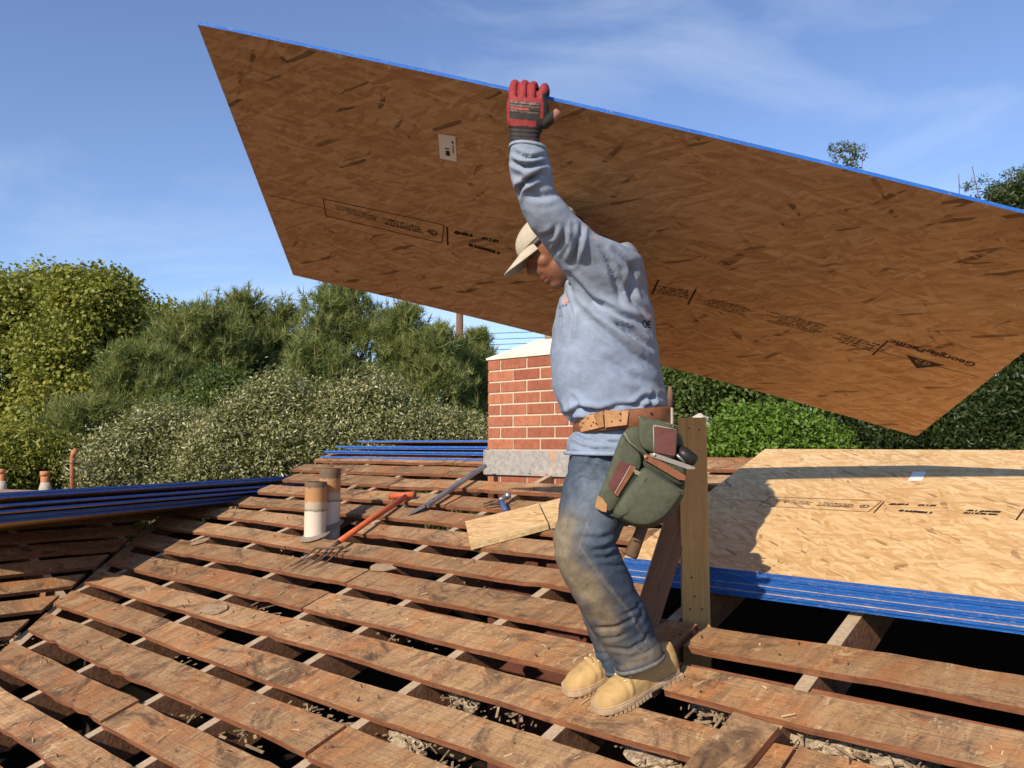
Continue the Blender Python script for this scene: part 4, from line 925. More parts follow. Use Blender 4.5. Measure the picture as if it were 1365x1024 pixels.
def tvent(px, yb, yt, r, lab, elbow=False, collar=True, d=9.0):
    b = at(px, yb + 6, d); t = at(px, yt, d); R = rootobj('terracotta_vent', b, lab, 'vent pipe')
    if elbow:
        pipe('pipe', [b, t - np.array([0, 0, .05]), t + np.array([.012, -.01, .0]), t + np.array([.05, -.03, .028])], [r, r, r * 1.05, r * 1.15], M_terra, R, 12)
        for zz in (.12, .22): p = b + (t - b) * (zz / .3); pipe('coupling', [p, p + np.array([0, 0, .015])], r * 1.15, M_rust, R, 12)
        w0 = b + (t - b) * .62; pipe('wire_tie', [w0 + np.array([-.10, 0, .03]), w0 + np.array([-.04, 0, -.02]), w0, w0 + np.array([.06, 0, -.01]), w0 + np.array([.16, 0, -.02])], .006, M_steel, R, 6)
    else:
        pipe('pipe', [b, t], r * .86, M_terra, R, 16); pipe('cap_ring', [t - np.array([0, 0, .045]), t + np.array([0, 0, .006])], r, M_terra, R, 16)
        if collar: pipe('cement_collar', [b - np.array([0, 0, .02]), b + np.array([0, 0, .05]), b + np.array([0, 0, .12])], [r * 1.5, r * 1.25, r * .95], M_cement, R, 16)
tvent(97, 652, 604, .028, 'thin terracotta vent with a bent top and wire ties', True)
tvent(60, 652, 629, .050, 'short terracotta vent with a ring cap on a cement collar')
tvent(2, 650, 626, .040, 'terracotta vent stub on the mauve roof, half out of view')
# pale boulder-like tarp and slim grey post behind the roofer
pl_ = at(893, 560, 9.5); v, f = ellipsoid(at(931, 572, 9.0), [np.array([.17, 0, .03]), np.array([0, .2, 0]), np.array([0, 0, .15])], 18, 10)
v = [np.asarray(p) * 1.0 + .07 * mnoise.noise(Vector(p) * 7) for p in v]; r = rootobj('pale_canopy', gnd(935, 9.0), 'pale cream garden canopy behind the stud', 'canopy'); mesh('cover', v, f, mat_plain('cream_cloth', (.55, .52, .42), .9, .15, 12), r, True)
c0 = at(931, 572, 9.0); pipe('leg', [(c0[0], c0[1], 0), c0], .03, M_cement, r, 8)
r = rootobj('fence_post', gnd(893, 9.6), 'slim grey post among the leaves behind the belt', 'post'); t = at(893, 515, 9.6); pipe('shaft', [(t[0], t[1], 0), t - np.array([0, 0, .25])], .035, M_cement, r, 10); pipe('rusty_cap', [t - np.array([0, 0, .25]), t - np.array([0, 0, .1]), t], [.034, .034, .02], M_pole, r, 10)

# ------------------------------------------------------------------ the roofer
base_p = hit(830, 930)
man = rootobj('person', base_p, 'roofer in grey-blue sweatshirt, jeans and tan boots, holding a sheet overhead', 'person')
FWD = np.array([0, 1.0, 0])
def R2(l, r, d, hd, p=2.2, n=28, tilt=0.0):
    """ring through picture points l and r at distance d; hd = half extent along the view"""
    A, B = at(*l, d), at(*r, d); c = (A + B) / 2; a = (B - A) / 2
    b = FWD * hd + np.array([0, 0, tilt]); return circ(c, a, b, n, p)
def lofts(rows, **k): return loftdata([R2(*q, **k) for q in rows])
DT = 2.40
torso = lofts([((753, 604), (870, 606), DT, .163), ((756, 588), (876, 586), DT, .160), ((768, 568), (883, 557), DT, .148), ((748, 549), (888, 536), DT, .166), ((735, 515), (881, 510), DT, .178), ((733, 475), (875, 470), DT, .182), ((737, 435), (872, 432), DT, .188), ((744, 402), (866, 396), DT, .195), ((754, 378), (857, 364), DT, .190), ((768, 362), (847, 341), DT, .165), ((784, 352), (839, 329), DT, .12), ((797, 345), (832, 327), DT, .06)], p=2.4)
arm = lofts([((775, 420), (862, 372), 2.29, .085), ((762, 388), (856, 344), 2.255, .095), ((748, 358), (828, 326), 2.215, .085), ((731, 336), (797, 314), 2.175, .072), ((711, 312), (770, 293), 2.14, .064), ((697, 285), (755, 274), 2.11, .060), ((684, 254), (741, 247), 2.085, .056), ((679, 225), (733, 221), 2.065, .052), ((679, 207), (730, 206), 2.055, .050), ((680, 194), (727, 199), 2.05, .047), ((684, 191), (722, 197), 2.048, .040)])
HB = SPt(st_of(802, 440)[0], 1.175, 0.03)                       # far hand grips the sheet's far edge
sh2 = at(806, 372, 2.56)
farm = loftdata(pipe_rings([at(812, 395, 2.48), sh2, sh2 * .55 + HB * .45 + np.array([.03, 0, -.07]), HB - np.array([0, .10, .02])], [.085, .085, .065, .042], 16))
def cf(V, seg, w):                                           # distance (px) of projected vertices to a polyline and side sign
    p = proj(V); best = np.full(len(V), 1e9); side = np.zeros(len(V)); tt = np.zeros(len(V)); n = len(seg) - 1
    for i in range(n):
        a, b = np.array(seg[i], float), np.array(seg[i + 1], float); d = b - a; L2 = d @ d
        t = np.clip(((p - a) @ d) / L2, 0, 1); q = a + t[:, None] * d; r = p - q; ds = np.linalg.norm(r, axis=1)
        m = ds < best; best[m] = ds[m]; side[m] = np.sign(r[m, 0] * -d[1] + r[m, 1] * d[0]); tt[m] = (i + t[m]) / n
    return best, side, tt
def folds(me, lines, face=True, gain=1.25):
    """press creases (a valley with a ridge on one side) into the cloth along lines seen in the photograph"""
    V = mcoords(me); N = mnormals(me); vis = np.clip(-(N @ FWD) * 2.2 + .25, 0, 1) if face else 1.0
    D = np.zeros(len(V))
    for seg, w, amp in lines:
        ds, sd_, t = cf(V, seg, w); taper = np.clip(np.sin(np.clip(t, 0.02, .98) * math.pi), 0, 1) ** .6
        amp = amp * gain; w = w * .85
        D += (-amp * np.exp(-(ds / w) ** 2) + amp * .8 * np.exp(-((ds - w * 1.9) / (w * 1.1)) ** 2)) * taper
    V = V + N * (D * vis)[:, None]; setco(me, V); return V
def wrinkle(me, amp, sc, seed=0.0):
    V = mcoords(me); N = mnormals(me); n1 = vnoise(V, sc, seed); n2 = vnoise(V, tuple(2.3 * x for x in sc), seed + 5)
    setco(me, V + N * (amp * (n1 - .9 * np.abs(n1) + .4 * n2))[:, None])
shirt = voxel('sweatshirt', [torso, arm, farm], 0.0065, 6, .5)
wrinkle(shirt, .007, (7, 7, 13), 3.1)
folds(shirt, [
    ([(757, 366), (790, 400), (822, 418), (858, 432)], 5, .012), ([(762, 382), (800, 415), (835, 440), (866, 462)], 5, .010), ([(750, 385), (762, 420), (758, 450)], 4, .008),
    ([(826, 372), (842, 400), (862, 420)], 4, .008), ([(800, 330), (812, 352), (822, 380), (828, 400)], 4, .007), ([(845, 352), (838, 380), (845, 402)], 5, .008), ([(818, 332), (838, 352), (852, 385)], 4, .006),
    ([(780, 420), (815, 450), (850, 478), (872, 490)], 5, .007), ([(800, 410), (840, 446), (872, 466)], 4, .007), ([(795, 470), (835, 500), (878, 515)], 6, .005),
    ([(752, 556), (770, 545), (790, 548)], 3.5, .008), ([(763, 530), (775, 545), (800, 550), (825, 542)], 4, .008), ([(840, 545), (860, 530), (884, 528)], 4, .007), ([(860, 548), (868, 535), (872, 520)], 3.5, .006), ([(742, 535), (752, 550), (768, 560)], 4, .009), ([(820, 540), (845, 540), (880, 543)], 3, .006),
    ([(686, 272), (694, 248), (710, 236), (728, 228)], 3.6, .010), ([(681, 215), (700, 222), (730, 216)], 3.5, .009), ([(684, 203), (705, 211), (728, 207)], 3, .008), ([(681, 232), (705, 240), (735, 234)], 4, .004),
    ([(737, 340), (750, 318), (752, 300)], 4, .006), ([(760, 352), (768, 330), (764, 303)], 4, .008), ([(775, 300), (772, 320), (766, 350)], 4, .008), ([(716, 318), (735, 312), (742, 300)], 4, .005), ([(705, 260), (725, 262), (745, 258)], 5, .004),
    ([(760, 590), (790, 600), (825, 602)], 3, .006), ([(762, 578), (780, 588), (800, 590)], 3, .007), ([(790, 578), (810, 590), (835, 592)], 3, .005)])
V = mcoords(shirt); px = proj(V)
# cloth colour: random blotches, bluer towards the bottom, darker and tinted patches
base_c = np.array((.275, .325, .410)); C = np.tile(base_c, (len(V), 1)); nz = vnoise(V, (9, 9, 9), 2.0); n2 = vnoise(V, (28, 28, 28), 7.0)
C *= (1 + .10 * nz + .07 * n2)[:, None]
low = np.clip((px[:, 1] - 400) / 80, 0, 1)[:, None] * .5; C = C * (1 - low) + C * np.array((.90, .99, 1.12)) * low
for (x, y, r, a, col) in [(872, 520, 22, .55, (.20, .19, .18)), (842, 375, 26, .35, (.22, .21, .21)), (855, 450, 18, .35, (.28, .25, .24)), (860, 420, 12, .45, (.33, .22, .20)), (700, 195, 9, .3, (.2, .2, .2)), (780, 345, 16, .35, (.24, .27, .32)), (735, 320, 14, .25, (.25, .27, .31))]:
    m = np.exp(-(((px[:, 0] - x) / r) ** 2 + ((px[:, 1] - y) / r) ** 2)) * np.clip(.6 + n2 * 1.2, 0, 1) * a; C = C * (1 - m[:, None]) + np.array(col) * m[:, None]
for seg in ([(760, 283), (775, 298), (795, 318)],):               # coral stitching along the shoulder
    ds, _, _ = cf(V, seg, 3); m = (ds < 2.2) * np.clip(.3 + n2 * 2, 0, 1) * .7; C = C * (1 - m[:, None]) + np.array((.62, .28, .2)) * m[:, None]
vcolor(shirt, np.clip(C, 0, 1)); M_shirt = mat_paint('sweatshirt_fleece', .92, .20, 26, .55, .009, True, .12); shirt_o = link('sweatshirt', shirt, M_shirt, man)
def tree_of(me): return BVHTree.FromPolygons([tuple(v.co) for v in me.vertices], [tuple(p.vertices) for p in me.polygons])
BV = tree_of(shirt)
def stick(name, polys, bvh, mat, parent, lift=.0025):
    V, Fq = polys; out = []
    for x, y in V:
        r = Vector(ray(x, y)).normalized(); h = bvh.ray_cast(Vector(O3), r); P = h[0] if h[0] is not None else Vector(at(x, y, 2.25)); out.append(P - r * lift)
    return mesh(name, out, Fq, mat, parent)
def pxbar(a, b, w): return bar2(a, b, w) if math.hypot(b[0] - a[0], b[1] - a[1]) < .05 else ([(a[0] - (b[1] - a[1]) / math.hypot(b[0] - a[0], b[1] - a[1]) * w, a[1] + (b[0] - a[0]) / math.hypot(b[0] - a[0], b[1] - a[1]) * w), (b[0] - (b[1] - a[1]) / math.hypot(b[0] - a[0], b[1] - a[1]) * w, b[1] + (b[0] - a[0]) / math.hypot(b[0] - a[0], b[1] - a[1]) * w), (b[0] + (b[1] - a[1]) / math.hypot(b[0] - a[0], b[1] - a[1]) * w, b[1] - (b[0] - a[0]) / math.hypot(b[0] - a[0], b[1] - a[1]) * w), (a[0] + (b[1] - a[1]) / math.hypot(b[0] - a[0], b[1] - a[1]) * w, a[1] - (b[0] - a[0]) / math.hypot(b[0] - a[0], b[1] - a[1]) * w)], [(0, 1, 2, 3)])
stick('chest_emblem', merge2([pxbar((751, 394), (747.5, 405.5), 1.0), pxbar((751, 394), (757.5, 401.5), 1.0), pxbar((747.5, 405.5), (757.5, 401.5), 1.0), pxbar((752.5, 397), (753, 402), .7)]), BV, mat_plain('orange_print', (.62, .24, .12), .8, .1), shirt_o)
stick('chest_lettering', merge2([pxbar((746, 411.5), (746.6, 408.5), .6), pxbar((746.2, 410), (748.3, 408), .5), pxbar((750.3, 410), (750.3, 406.6), .6), pxbar((749, 407.2), (752, 406), .5), pxbar((753.6, 408.6), (754.4, 405.6), .6), pxbar((754, 407), (756, 405.5), .5), pxbar((745, 417), (754, 414), .5), pxbar((745.5, 422), (748, 420.6), .5), pxbar((749.5, 420.4), (755, 418), .45)]), BV, mat_plain('navy_print', (.06, .08, .22), .8, .1), shirt_o)
Vt, Ft = textmesh('OE', 1.0, True); stick('back_lettering', ([(856.0 + p[0] * 9.0, 436.0 - p[1] * 13.5 + (p[0] * 1.2)) for p in Vt], Ft), BV, mat_plain('black_print', (.03, .03, .035), .8, .1), shirt_o)

# jeans
jean = voxel('jeans', [
    lofts([((772, 566), (880, 560), DT, .130), ((764, 585), (866, 585), DT, .138), ((760, 605), (862, 612), DT, .142), ((757, 630), (862, 640), DT, .140), ((765, 655), (850, 665), DT, .10)], p=2.4),
    lofts([((766, 595), (858, 606), 2.345, .070), ((752, 640), (850, 652), 2.30, .095), ((743, 682), (834, 684), 2.275, .092), ((737, 715), (823, 706), 2.26, .086), ((738, 742), (820, 722), 2.255, .082), ((751, 773), (833, 750), 2.26, .078), ((769, 805), (848, 782), 2.275, .074), ((786, 836), (862, 812), 2.305, .069), ((803, 862), (873, 838), 2.328, .068), ((818, 884), (881, 860), 2.342, .068), ((821, 896), (885, 872), 2.345, .070), ((828, 895), (878, 875), 2.345, .060)]),
    lofts([((768, 600), (860, 612), 2.47, .085), ((764, 650), (846, 656), 2.46, .088), ((757, 700), (832, 700), 2.45, .082), ((752, 742), (818, 730), 2.44, .076), ((762, 782), (826, 772), 2.445, .070), ((776, 822), (832, 818), 2.45, .064), ((789, 858), (836, 856), 2.455, .060), ((796, 882), (842, 880), 2.465, .062), ((799, 894), (842, 892), 2.468, .062)])], .0058, 4, .5)
wrinkle(jean, .005, (9, 9, 16), 8.2)
folds(jean, [([(795, 600), (785, 622), (765, 640)], 4, .007), ([(770, 612), (800, 618), (830, 612)], 3.5, .006), ([(762, 625), (785, 634), (812, 640)], 4, .005),
    ([(818, 712), (800, 718), (775, 716)], 4, .006), ([(822, 722), (805, 732), (788, 734)], 3.5, .007), ([(826, 736), (806, 744), (790, 742)], 3.5, .006), ([(836, 752), (818, 756), (800, 752)], 3.5, .005),
    ([(790, 838), (820, 836), (850, 822)], 3, .0045), ([(800, 852), (822, 850), (838, 843)], 2.5, .004), ([(806, 863), (838, 866), (872, 846)], 3, .0045), ([(842, 876), (860, 871), (878, 858)], 2.4, .004), ([(858, 815), (850, 832), (862, 848)], 3, .004), ([(846, 800), (855, 815), (846, 832)], 3, .0035), ([(868, 838), (858, 852), (868, 866)], 2.6, .0035), ([(830, 820), (846, 812), (856, 800)], 2.4, .0035), ([(790, 868), (800, 872), (812, 870)], 2.5, .0035), ([(792, 880), (802, 884), (815, 882)], 2.5, .003)], gain=.8)
V = mcoords(jean); px = proj(V); nz = vnoise(V, (10, 10, 10), 4.0); n2 = vnoise(V, (34, 34, 34), 1.0)
C = np.tile(np.array((.046, .066, .100)), (len(V), 1)); 
wear = np.exp(-((px[:, 0] - (790 - (px[:, 1] - 640) * .1)) / 34) ** 2) * np.clip(1 - np.abs(px[:, 1] - 665) / 95, 0, 1); C += wear[:, None] * np.array((.095, .105, .112))
C *= (1 + .22 * nz + .18 * n2)[:, None]
def stain(C, seg, w, col, a, cut=.45):
    ds, _, _ = cf(V, seg, w); m = np.clip(np.exp(-(ds / w) ** 2) * (cut + .55 + .5 * nz + .4 * n2), 0, 1) * a; return C * (1 - m[:, None]) + np.array(col) * m[:, None]
C = stain(C, [(752, 700), (748, 740), (768, 775), (795, 815), (808, 835)], 20, (.235, .185, .115), .85)
C = stain(C, [(785, 775), (808, 812), (815, 838)], 14, (.27, .205, .125), .6)
C = stain(C, [(815, 862), (850, 874), (872, 866)], 14, (.20, .17, .125), .65); C = stain(C, [(830, 890), (880, 871)], 5, (.26, .21, .14), .6)
ds, _, _ = cf(V, [(786, 690), (772, 728), (800, 768), (838, 815), (858, 850), (864, 868)], 2); m = (ds < 1.6)[:, None] * .55; C = C * (1 - m) + np.array((.21, .19, .15)) * m
vcolor(jean, np.clip(C, 0.005, 1)); link('jeans', jean, mat_paint('denim', .88, .42, 48, .55, .006, True, .15), man)

def hemloop(name, ring, r, mat):
    n = len(ring); V, Fq = [], []; c = ring.mean(0)
    for i in range(n):
        t = ring[(i + 1) % n] - ring[i - 1]; t /= np.linalg.norm(t); o = ring[i] - c; o -= t * (o @ t); o /= np.linalg.norm(o); b = np.cross(t, o)
        V += list(circ(ring[i], o * r, b * r * 1.6, 8))
    for i in range(n):
        for j in range(8): a, b = i * 8 + j, i * 8 + (j + 1) % 8; c_, d_ = ((i + 1) % n) * 8 + (j + 1) % 8, ((i + 1) % n) * 8 + j; Fq.append((a, b, c_, d_))
    return mesh(name, V, Fq, mat, man, True)
hemloop('sleeve_cuff', R2((679.5, 195.5), (728.5, 201), 2.05, .046, n=40), .0028, mat_plain('cuff_fleece', (.26, .31, .39), .92, .2, 60, .5))
hemloop('jeans_hem', R2((820.5, 894.5), (885, 871.5), 2.345, .0705, n=40), .0035, mat_plain('hem_denim', (.13, .125, .115), .9, .4, 60, .5))
hemloop('jeans_hem', R2((798, 893), (842, 891), 2.468, .062, n=40), .0035, mat_plain('hem_denim_far', (.07, .09, .115), .9, .4, 60, .5))
hemloop('shirt_hem', R2((752.5, 603.5), (871, 605.5), DT, .1635, 2.4, 48), .0035, mat_plain('hem_fleece', (.27, .32, .42), .92, .2, 60, .5))

# boots
def boot(toe_px, az_deg, yaw_len, lab, d_lift=0.0, size=1.0):
    """boot on the sloping boards; local x forward, y left, z = roof normal"""
    tc = hit(*toe_px); a = math.radians(az_deg); f = np.array([math.sin(a), math.cos(a), 0]); f -= NN * (f @ NN); f /= np.linalg.norm(f); l = np.cross(NN, f)
    Mx = lambda p: tc + (f * p[0] + l * p[1] + NN * (p[2] + d_lift)) * size
    Lf = .292
    # outline half widths along the foot, x measured back from the toe tip
    xs = [0, .012, .035, .07, .11, .15, .19, .23, .265, .285, .292]; wl = [.012, .030, .043, .050, .050, .044, .038, .037, .036, .026, .010]
    hs = [.036, .050, .060, .069, .082, .100, .116, .118, .114, .108, .092]
    rings = []
    for x, w, h in zip(xs, wl, hs):
        t = np.linspace(0, math.pi, 13); up = [(-x, -w * math.copysign(abs(math.cos(q)) ** .62, math.cos(q)) * (1 - .30 * max(0, math.sin(q)) ** 3 * (1 if x > .1 else .25)), .026 + (h - .026) * math.sin(q) ** .72) for q in t]
        lowp = [(-x, w * .9, .018), (-x, 0, .018), (-x, -w * .9, .018)]
        rings.append(np.array([Mx(p) for p in up + lowp]))
    up_me = voxel('boot_upper', [loftdata(rings)], .0042, 3, .5)
    b = rootobj_child('boot', man, lab)
    V = mcoords(up_me); loc = (V - tc) / size; lx, ly, lz = loc @ f, loc @ l, loc @ NN
    N = mnormals(up_me); D = np.zeros(len(V))
    seam = np.abs(lx + .108 + .25 * (lz - .05)); D -= .0016 * np.exp(-(seam / .004) ** 2) * (lz > .035)
    seam2 = np.abs(lz - (.060 + .35 * np.clip(-lx - .13, 0, 1))); D -= .0014 * np.exp(-(seam2 / .0035) ** 2) * (lx < -.125)
    D += .0022 * vnoise(V, (38, 38, 38), 3.0); creases = np.sin((lx + .085) * 240) * np.exp(-((lx + .092) / .022) ** 2) * (lz > .04); D += .0014 * creases
    setco(up_me, V + N * D[:, None])
    n2 = vnoise(V, (40, 40, 40), 6.0); n3 = vnoise(V, (14, 14, 14), 1.0); C = np.tile(np.array((.45, .295, .125)), (len(V), 1)) * (1 + .16 * n3 + .14 * n2)[:, None]; C *= (1 - .45 * np.exp(-(seam / .004) ** 2) * (lz > .035))[:, None]
    vcolor(up_me, np.clip(C, 0, 1)); link('boot_upper', up_me, M_suede, b)
    # sole with heel block and lugs
    ox = [0, .010, .03, .06, .10, .14, .18, .22, .26, .285, .298]; ow = [.016, .034, .047, .054, .054, .047, .041, .041, .040, .032, .012]
    pl_ = [(.006 - x, w) for x, w in zip(ox, ow)] + [(.006 - x, -w) for x, w in zip(ox[::-1], ow[::-1])]
    zb, zt_ = .010, .030; lay = [(zb, .97), (.016, 1.0), (.024, 1.0), (.027, .975), (zt_, .99)]
    V, Fq = loftdata([np.array([Mx((p[0] * 1.0, p[1] * k, z)) for p in pl_]) for z, k in lay]); mesh('sole', V, Fq, M_sole, b)
    parts = []
    for i in range(12):
        x = -.004 - i * .0135
        if -.18 < x - .01 < -.0: pass
        w = float(np.interp(-x, ox, ow)) 
        for sg in (-1, 1): parts.append((([Mx(p) for p in boxv(x - .0095, x, sg * w * .35 if sg > 0 else -w * .985, w * .985 if sg > 0 else -w * .35, 0, zb + .002)]), BOXF))
    parts.append(([Mx(p) for p in boxv(-.285, -.205, -.037, .037, .001, zb + .004)], BOXF))
    for i in range(5):
        for sg in (-1, 1): parts.append(([Mx(p) for p in boxv(-.285 + i * .0165, -.285 + i * .0165 + .010, sg * .037 if sg < 0 else .030, -.030 if sg < 0 else .0395, 0, .016)], BOXF))
    V, Fq = join(parts); mesh('tread', V, Fq, M_sole, b)
    for i, x in enumerate((-.098, -.116, -.134)):
        for sg in (-1, 1):
            p0 = Vector(Mx((x, sg * .024, .25))); h = tree_of(up_me).ray_cast(p0, Vector(-NN))
            if h[0]:
                q = np.array(h[0]); pipe('eyelet', [q - NN * .001, q + NN * .0025], .0042, M_eye, b, 8)
        h1 = tree_of(up_me).ray_cast(Vector(Mx((x, .022, .25))), Vector(-NN))[0]; h2 = tree_of(up_me).ray_cast(Vector(Mx((x - .008, -.022, .25))), Vector(-NN))[0]
        if h1 and h2:
            h1, h2 = np.array(h1), np.array(h2); pipe('lace', [h1, (h1 + h2) / 2 + NN * .008, h2], .0026, M_lace, b, 6)
    return b
def rootobj_child(name, parent, lab=None):
    o = bpy.data.objects.new(name, None); COL.objects.link(o); o.location = parent.location; put(o, parent); o.location = (0, 0, 0); o.matrix_parent_inverse = Matrix.Identity(4)
    if lab: o['label'] = lab
    return o
M_suede = mat_paint('tan_suede', .93, .18, 70, .35, .002, False, .12); M_sole = mat_plain('tan_rubber', (.44, .31, .19), .8, .2, 30, .3); M_eye = mat_plain('pale_eyelet', (.62, .55, .42), .4, .1); M_lace = mat_plain('tan_lace', (.34, .21, .09), .9, .2, 90)
boot((797, 953), -117, 0, 'near tan suede work boot', 0, .95)
boot((757, 929), -117, 0, 'far tan suede work boot', 0, .95)

# head, neck and the body under the clothes (one continuous mesh)
pt = math.radians(40); HC = at(737, 323, 2.40)
hf = np.array([-math.cos(pt), -.10, -math.sin(pt)]); hf /= np.linalg.norm(hf); hl = np.cross((math.sin(pt) * -1, 0, math.cos(pt)), hf); hl /= np.linalg.norm(hl); hu = np.cross(hf, hl)
HP = lambda x, y, z: HC + hf * x + hl * y + hu * z
def hell(c, r, n=18, m=12): return ellipsoid(HP(*c), [hf * r[0], hl * r[1], hu * r[2]], n, m)
parts = [hell((0, 0, .000), (.098, .076, .086)), hell((.036, 0, -.062), (.058, .055, .060)), hell((.066, 0, -.100), (.026, .028, .020)), hell((.088, 0, .018), (.016, .052, .014)),
         hell((.062, 0, -.045), (.040, .044, .046)), hell((.060, .036, -.030), (.028, .020, .022)), hell((.060, -.036, -.030), (.028, .020, .022)),
         loftdata([circ(HP(.088, 0, .006), hl * .009, hf * .010, 12), circ(HP(.101, 0, -.012), hl * .011, hf * .012, 12), circ(HP(.108, 0, -.028), hl * .014, hf * .015, 12), circ(HP(.098, 0, -.040), hl * .015, hf * .012, 12)]),
         hell((.092, .012, -.037), (.011, .008, .008)), hell((.092, -.012, -.037), (.011, .008, .008)), hell((.093, 0, -.064), (.010, .022, .0065)), hell((.090, 0, -.078), (.010, .019, .0065)),
         hell((-.005, .078, -.012), (.018, .007, .030)), hell((-.005, -.078, -.012), (.018, .007, .030)),
         loftdata(pipe_rings([HP(-.02, 0, -.02), HP(-.035, 0, -.09), at(800, 385, DT), at(806, 420, DT)], [.058, .060, .07, .09], 18)),
         lofts([((785, 590), (850, 592), DT, .085), ((782, 545), (860, 540), DT, .11), ((756, 480), (860, 476), DT, .14), ((755, 420), (858, 415), DT, .16), ((772, 375), (845, 362), DT, .15), ((790, 355), (832, 342), DT, .08)]),
         lofts([((785, 390), (845, 365), 2.29, .06), ((756, 345), (800, 328), 2.19, .05), ((715, 298), (752, 283), 2.125, .042), ((692, 240), (725, 236), 2.075, .036), ((690, 198), (716, 200), 2.05, .028), ((692, 165), (716, 166), 2.045, .020)]),
         loftdata(pipe_rings([sh2, sh2 * .5 + HB * .5 + np.array([.03, 0, -.06]), HB - np.array([0, .02, .02])], [.06, .045, .032], 14)),
         lofts([((788, 590), (842, 600), 2.37, .05), ((762, 690), (810, 690), 2.28, .055), ((755, 735), (805, 720), 2.268, .05), ((795, 830), (848, 810), 2.305, .048), ((838, 872), (868, 858), 2.345, .030), ((848, 884), (870, 874), 2.355, .022)]),
         lofts([((780, 590), (850, 600), 2.46, .07), ((768, 700), (820, 700), 2.45, .062), ((768, 745), (808, 738), 2.445, .052), ((792, 840), (825, 838), 2.45, .045), ((808, 880), (832, 882), 2.465, .034), ((812, 892), (834, 892), 2.47, .028)])]
fingers = []
for k in range(4):
    o = HB + SE * (-.03 + .022 * k); fingers.append(loftdata(pipe_rings([o - SG * .03 - SN * .02, o + SG * .04 - SN * .012, o + SG * .062 + SN * .012, o + SG * .040 + SN * .028], [.011, .0105, .010, .008], 10)))
fingers.append(loftdata(pipe_rings([HB - SE * .05 - SG * .03 - SN * .02, HB - SE * .065 + SG * .01 - SN * .013, HB - SE * .06 + SG * .04 - SN * .012], [.013, .012, .009], 10)))
body = voxel('body', parts + fingers, .0042, 3, .5)
V = mcoords(body); n2 = vnoise(V, (45, 45, 45), 2.0); loc = V - HC; fx, fy, fz = loc @ hf, loc @ hl, loc @ hu
C = np.tile(np.array((.235, .098, .054)), (len(V), 1)) * (1 + .12 * n2)[:, None]
def paintm(C, m, col): return C * (1 - m[:, None]) + np.array(col) * m[:, None]
head = np.linalg.norm(loc, axis=1) < .17
brow = np.exp(-((fz - .026) / .007) ** 2) * ((np.abs(fy) > .010) & (np.abs(fy) < .052) & (fx > .05)); C = paintm(C, brow * .85, (.02, .012, .009))
eye = np.exp(-((fz - .000) / .0045) ** 2 - ((np.abs(fy) - .030) / .013) ** 2) * (fx > .05); C = paintm(C, np.clip(eye, 0, 1) * .9, (.015, .010, .008))
lip = np.exp(-((fz + .071) / .010) ** 2) * (np.abs(fy) < .024) * (fx > .080); C = paintm(C, lip * .6, (.33, .12, .085)); C = paintm(C, np.exp(-((fz + .0712) / .0022) ** 2) * (np.abs(fy) < .024) * (fx > .075) * .9, (.05, .02, .015))
beard = np.clip((-.060 - fz) / .02, 0, 1) * (fx > .0) * (fx < .10) * head * .45 * np.clip(.6 + n2, 0, 1); C = paintm(C, beard, (.05, .026, .018))
moust = np.exp(-((fz + .054) / .006) ** 2) * (np.abs(fy) < .028) * (fx > .07) * .6; C = paintm(C, moust, (.04, .022, .016))
vcolor(body, np.clip(C, 0, 1)); s = MT('skin'); cS = s.attr('paint'); s.done(cS, .5, s.noise(s.coord(), 300, 3, .6), .15, .001, .4); s.b.inputs['Subsurface Weight'].default_value = .06; s.b.inputs['Subsurface Radius'].default_value = (.006, .002, .001)
link('body', body, s.m, man)
# hair: a cropped shell over the back of the skull
t = [hell((-.012, 0, .002), (.100, .082, .084))]; hair = voxel('hair', t, .005, 2); V = mcoords(hair); loc = V - HC; N = mnormals(hair); keep = None
setco(hair, V + N * (.004 * vnoise(V, (60, 60, 60), 1.0))[:, None])
bm = bmesh.new(); bm.from_mesh(hair); bmesh.ops.delete(bm, geom=[v for v in bm.verts if (np.array(v.co) - HC) @ hf > .018 or (np.array(v.co) - HC) @ hu < -.055], context='VERTS'); bm.to_mesh(hair); bm.free()
link('hair', hair, mat_plain('black_hair', (.012, .009, .008), .6, .4, 120, .5), man)
# cap
capc = []
for i in range(9):
    e = i / 8 * math.pi / 2; capc.append(circ(HP(-.002, 0, .030) + hu * (.062 * math.sin(e)), hf * .107 * max(.02, math.cos(e) ** .8), hl * .088 * max(.02, math.cos(e) ** .8), 32))
M_cap = mat_plain('cream_twill', (.46, .41, .325), .9, .12, 60, .25)
cap = rootobj_child('cap', man, 'cream baseball cap')
V, Fq = loftdata([circ(HP(-.002, 0, .018), hf * .106, hl * .087, 32)] + capc); mesh('cap_crown', V, Fq, M_cap, cap, True)
top_, bot_ = [], []; nx, ny = 9, 15
for i in range(nx):
    for j in range(ny):
        a = -1 + 2 * j / (ny - 1); w = .078 * math.sin(math.acos(max(-1, min(1, 0)))) ; y = a * .066
        x0 = -.004 + .105 * math.sqrt(max(0, 1 - (y / .0885) ** 2)); ext = .074 * math.sqrt(max(0, 1 - abs(a) ** 3.5)); x = x0 + ext * i / (nx - 1)
        z = .032 - .017 * (i / (nx - 1)) - .012 * a * a * (.4 + .6 * i / (nx - 1)); top_.append(HP(x, y, z)); bot_.append(HP(x, y, z - .0035))
V = top_ + bot_; Fq = []; n = nx * ny
for i in range(nx - 1):
    for j in range(ny - 1):
        q = i * ny + j; Fq += [(q, q + ny, q + ny + 1, q + 1), (n + q, n + q + 1, n + q + ny + 1, n + q + ny)]
for j in range(ny - 1):
    q = (nx - 1) * ny + j; Fq += [(q, n + q, n + q + 1, q + 1)]
mesh('brim', V, Fq, M_cap, cap, True)
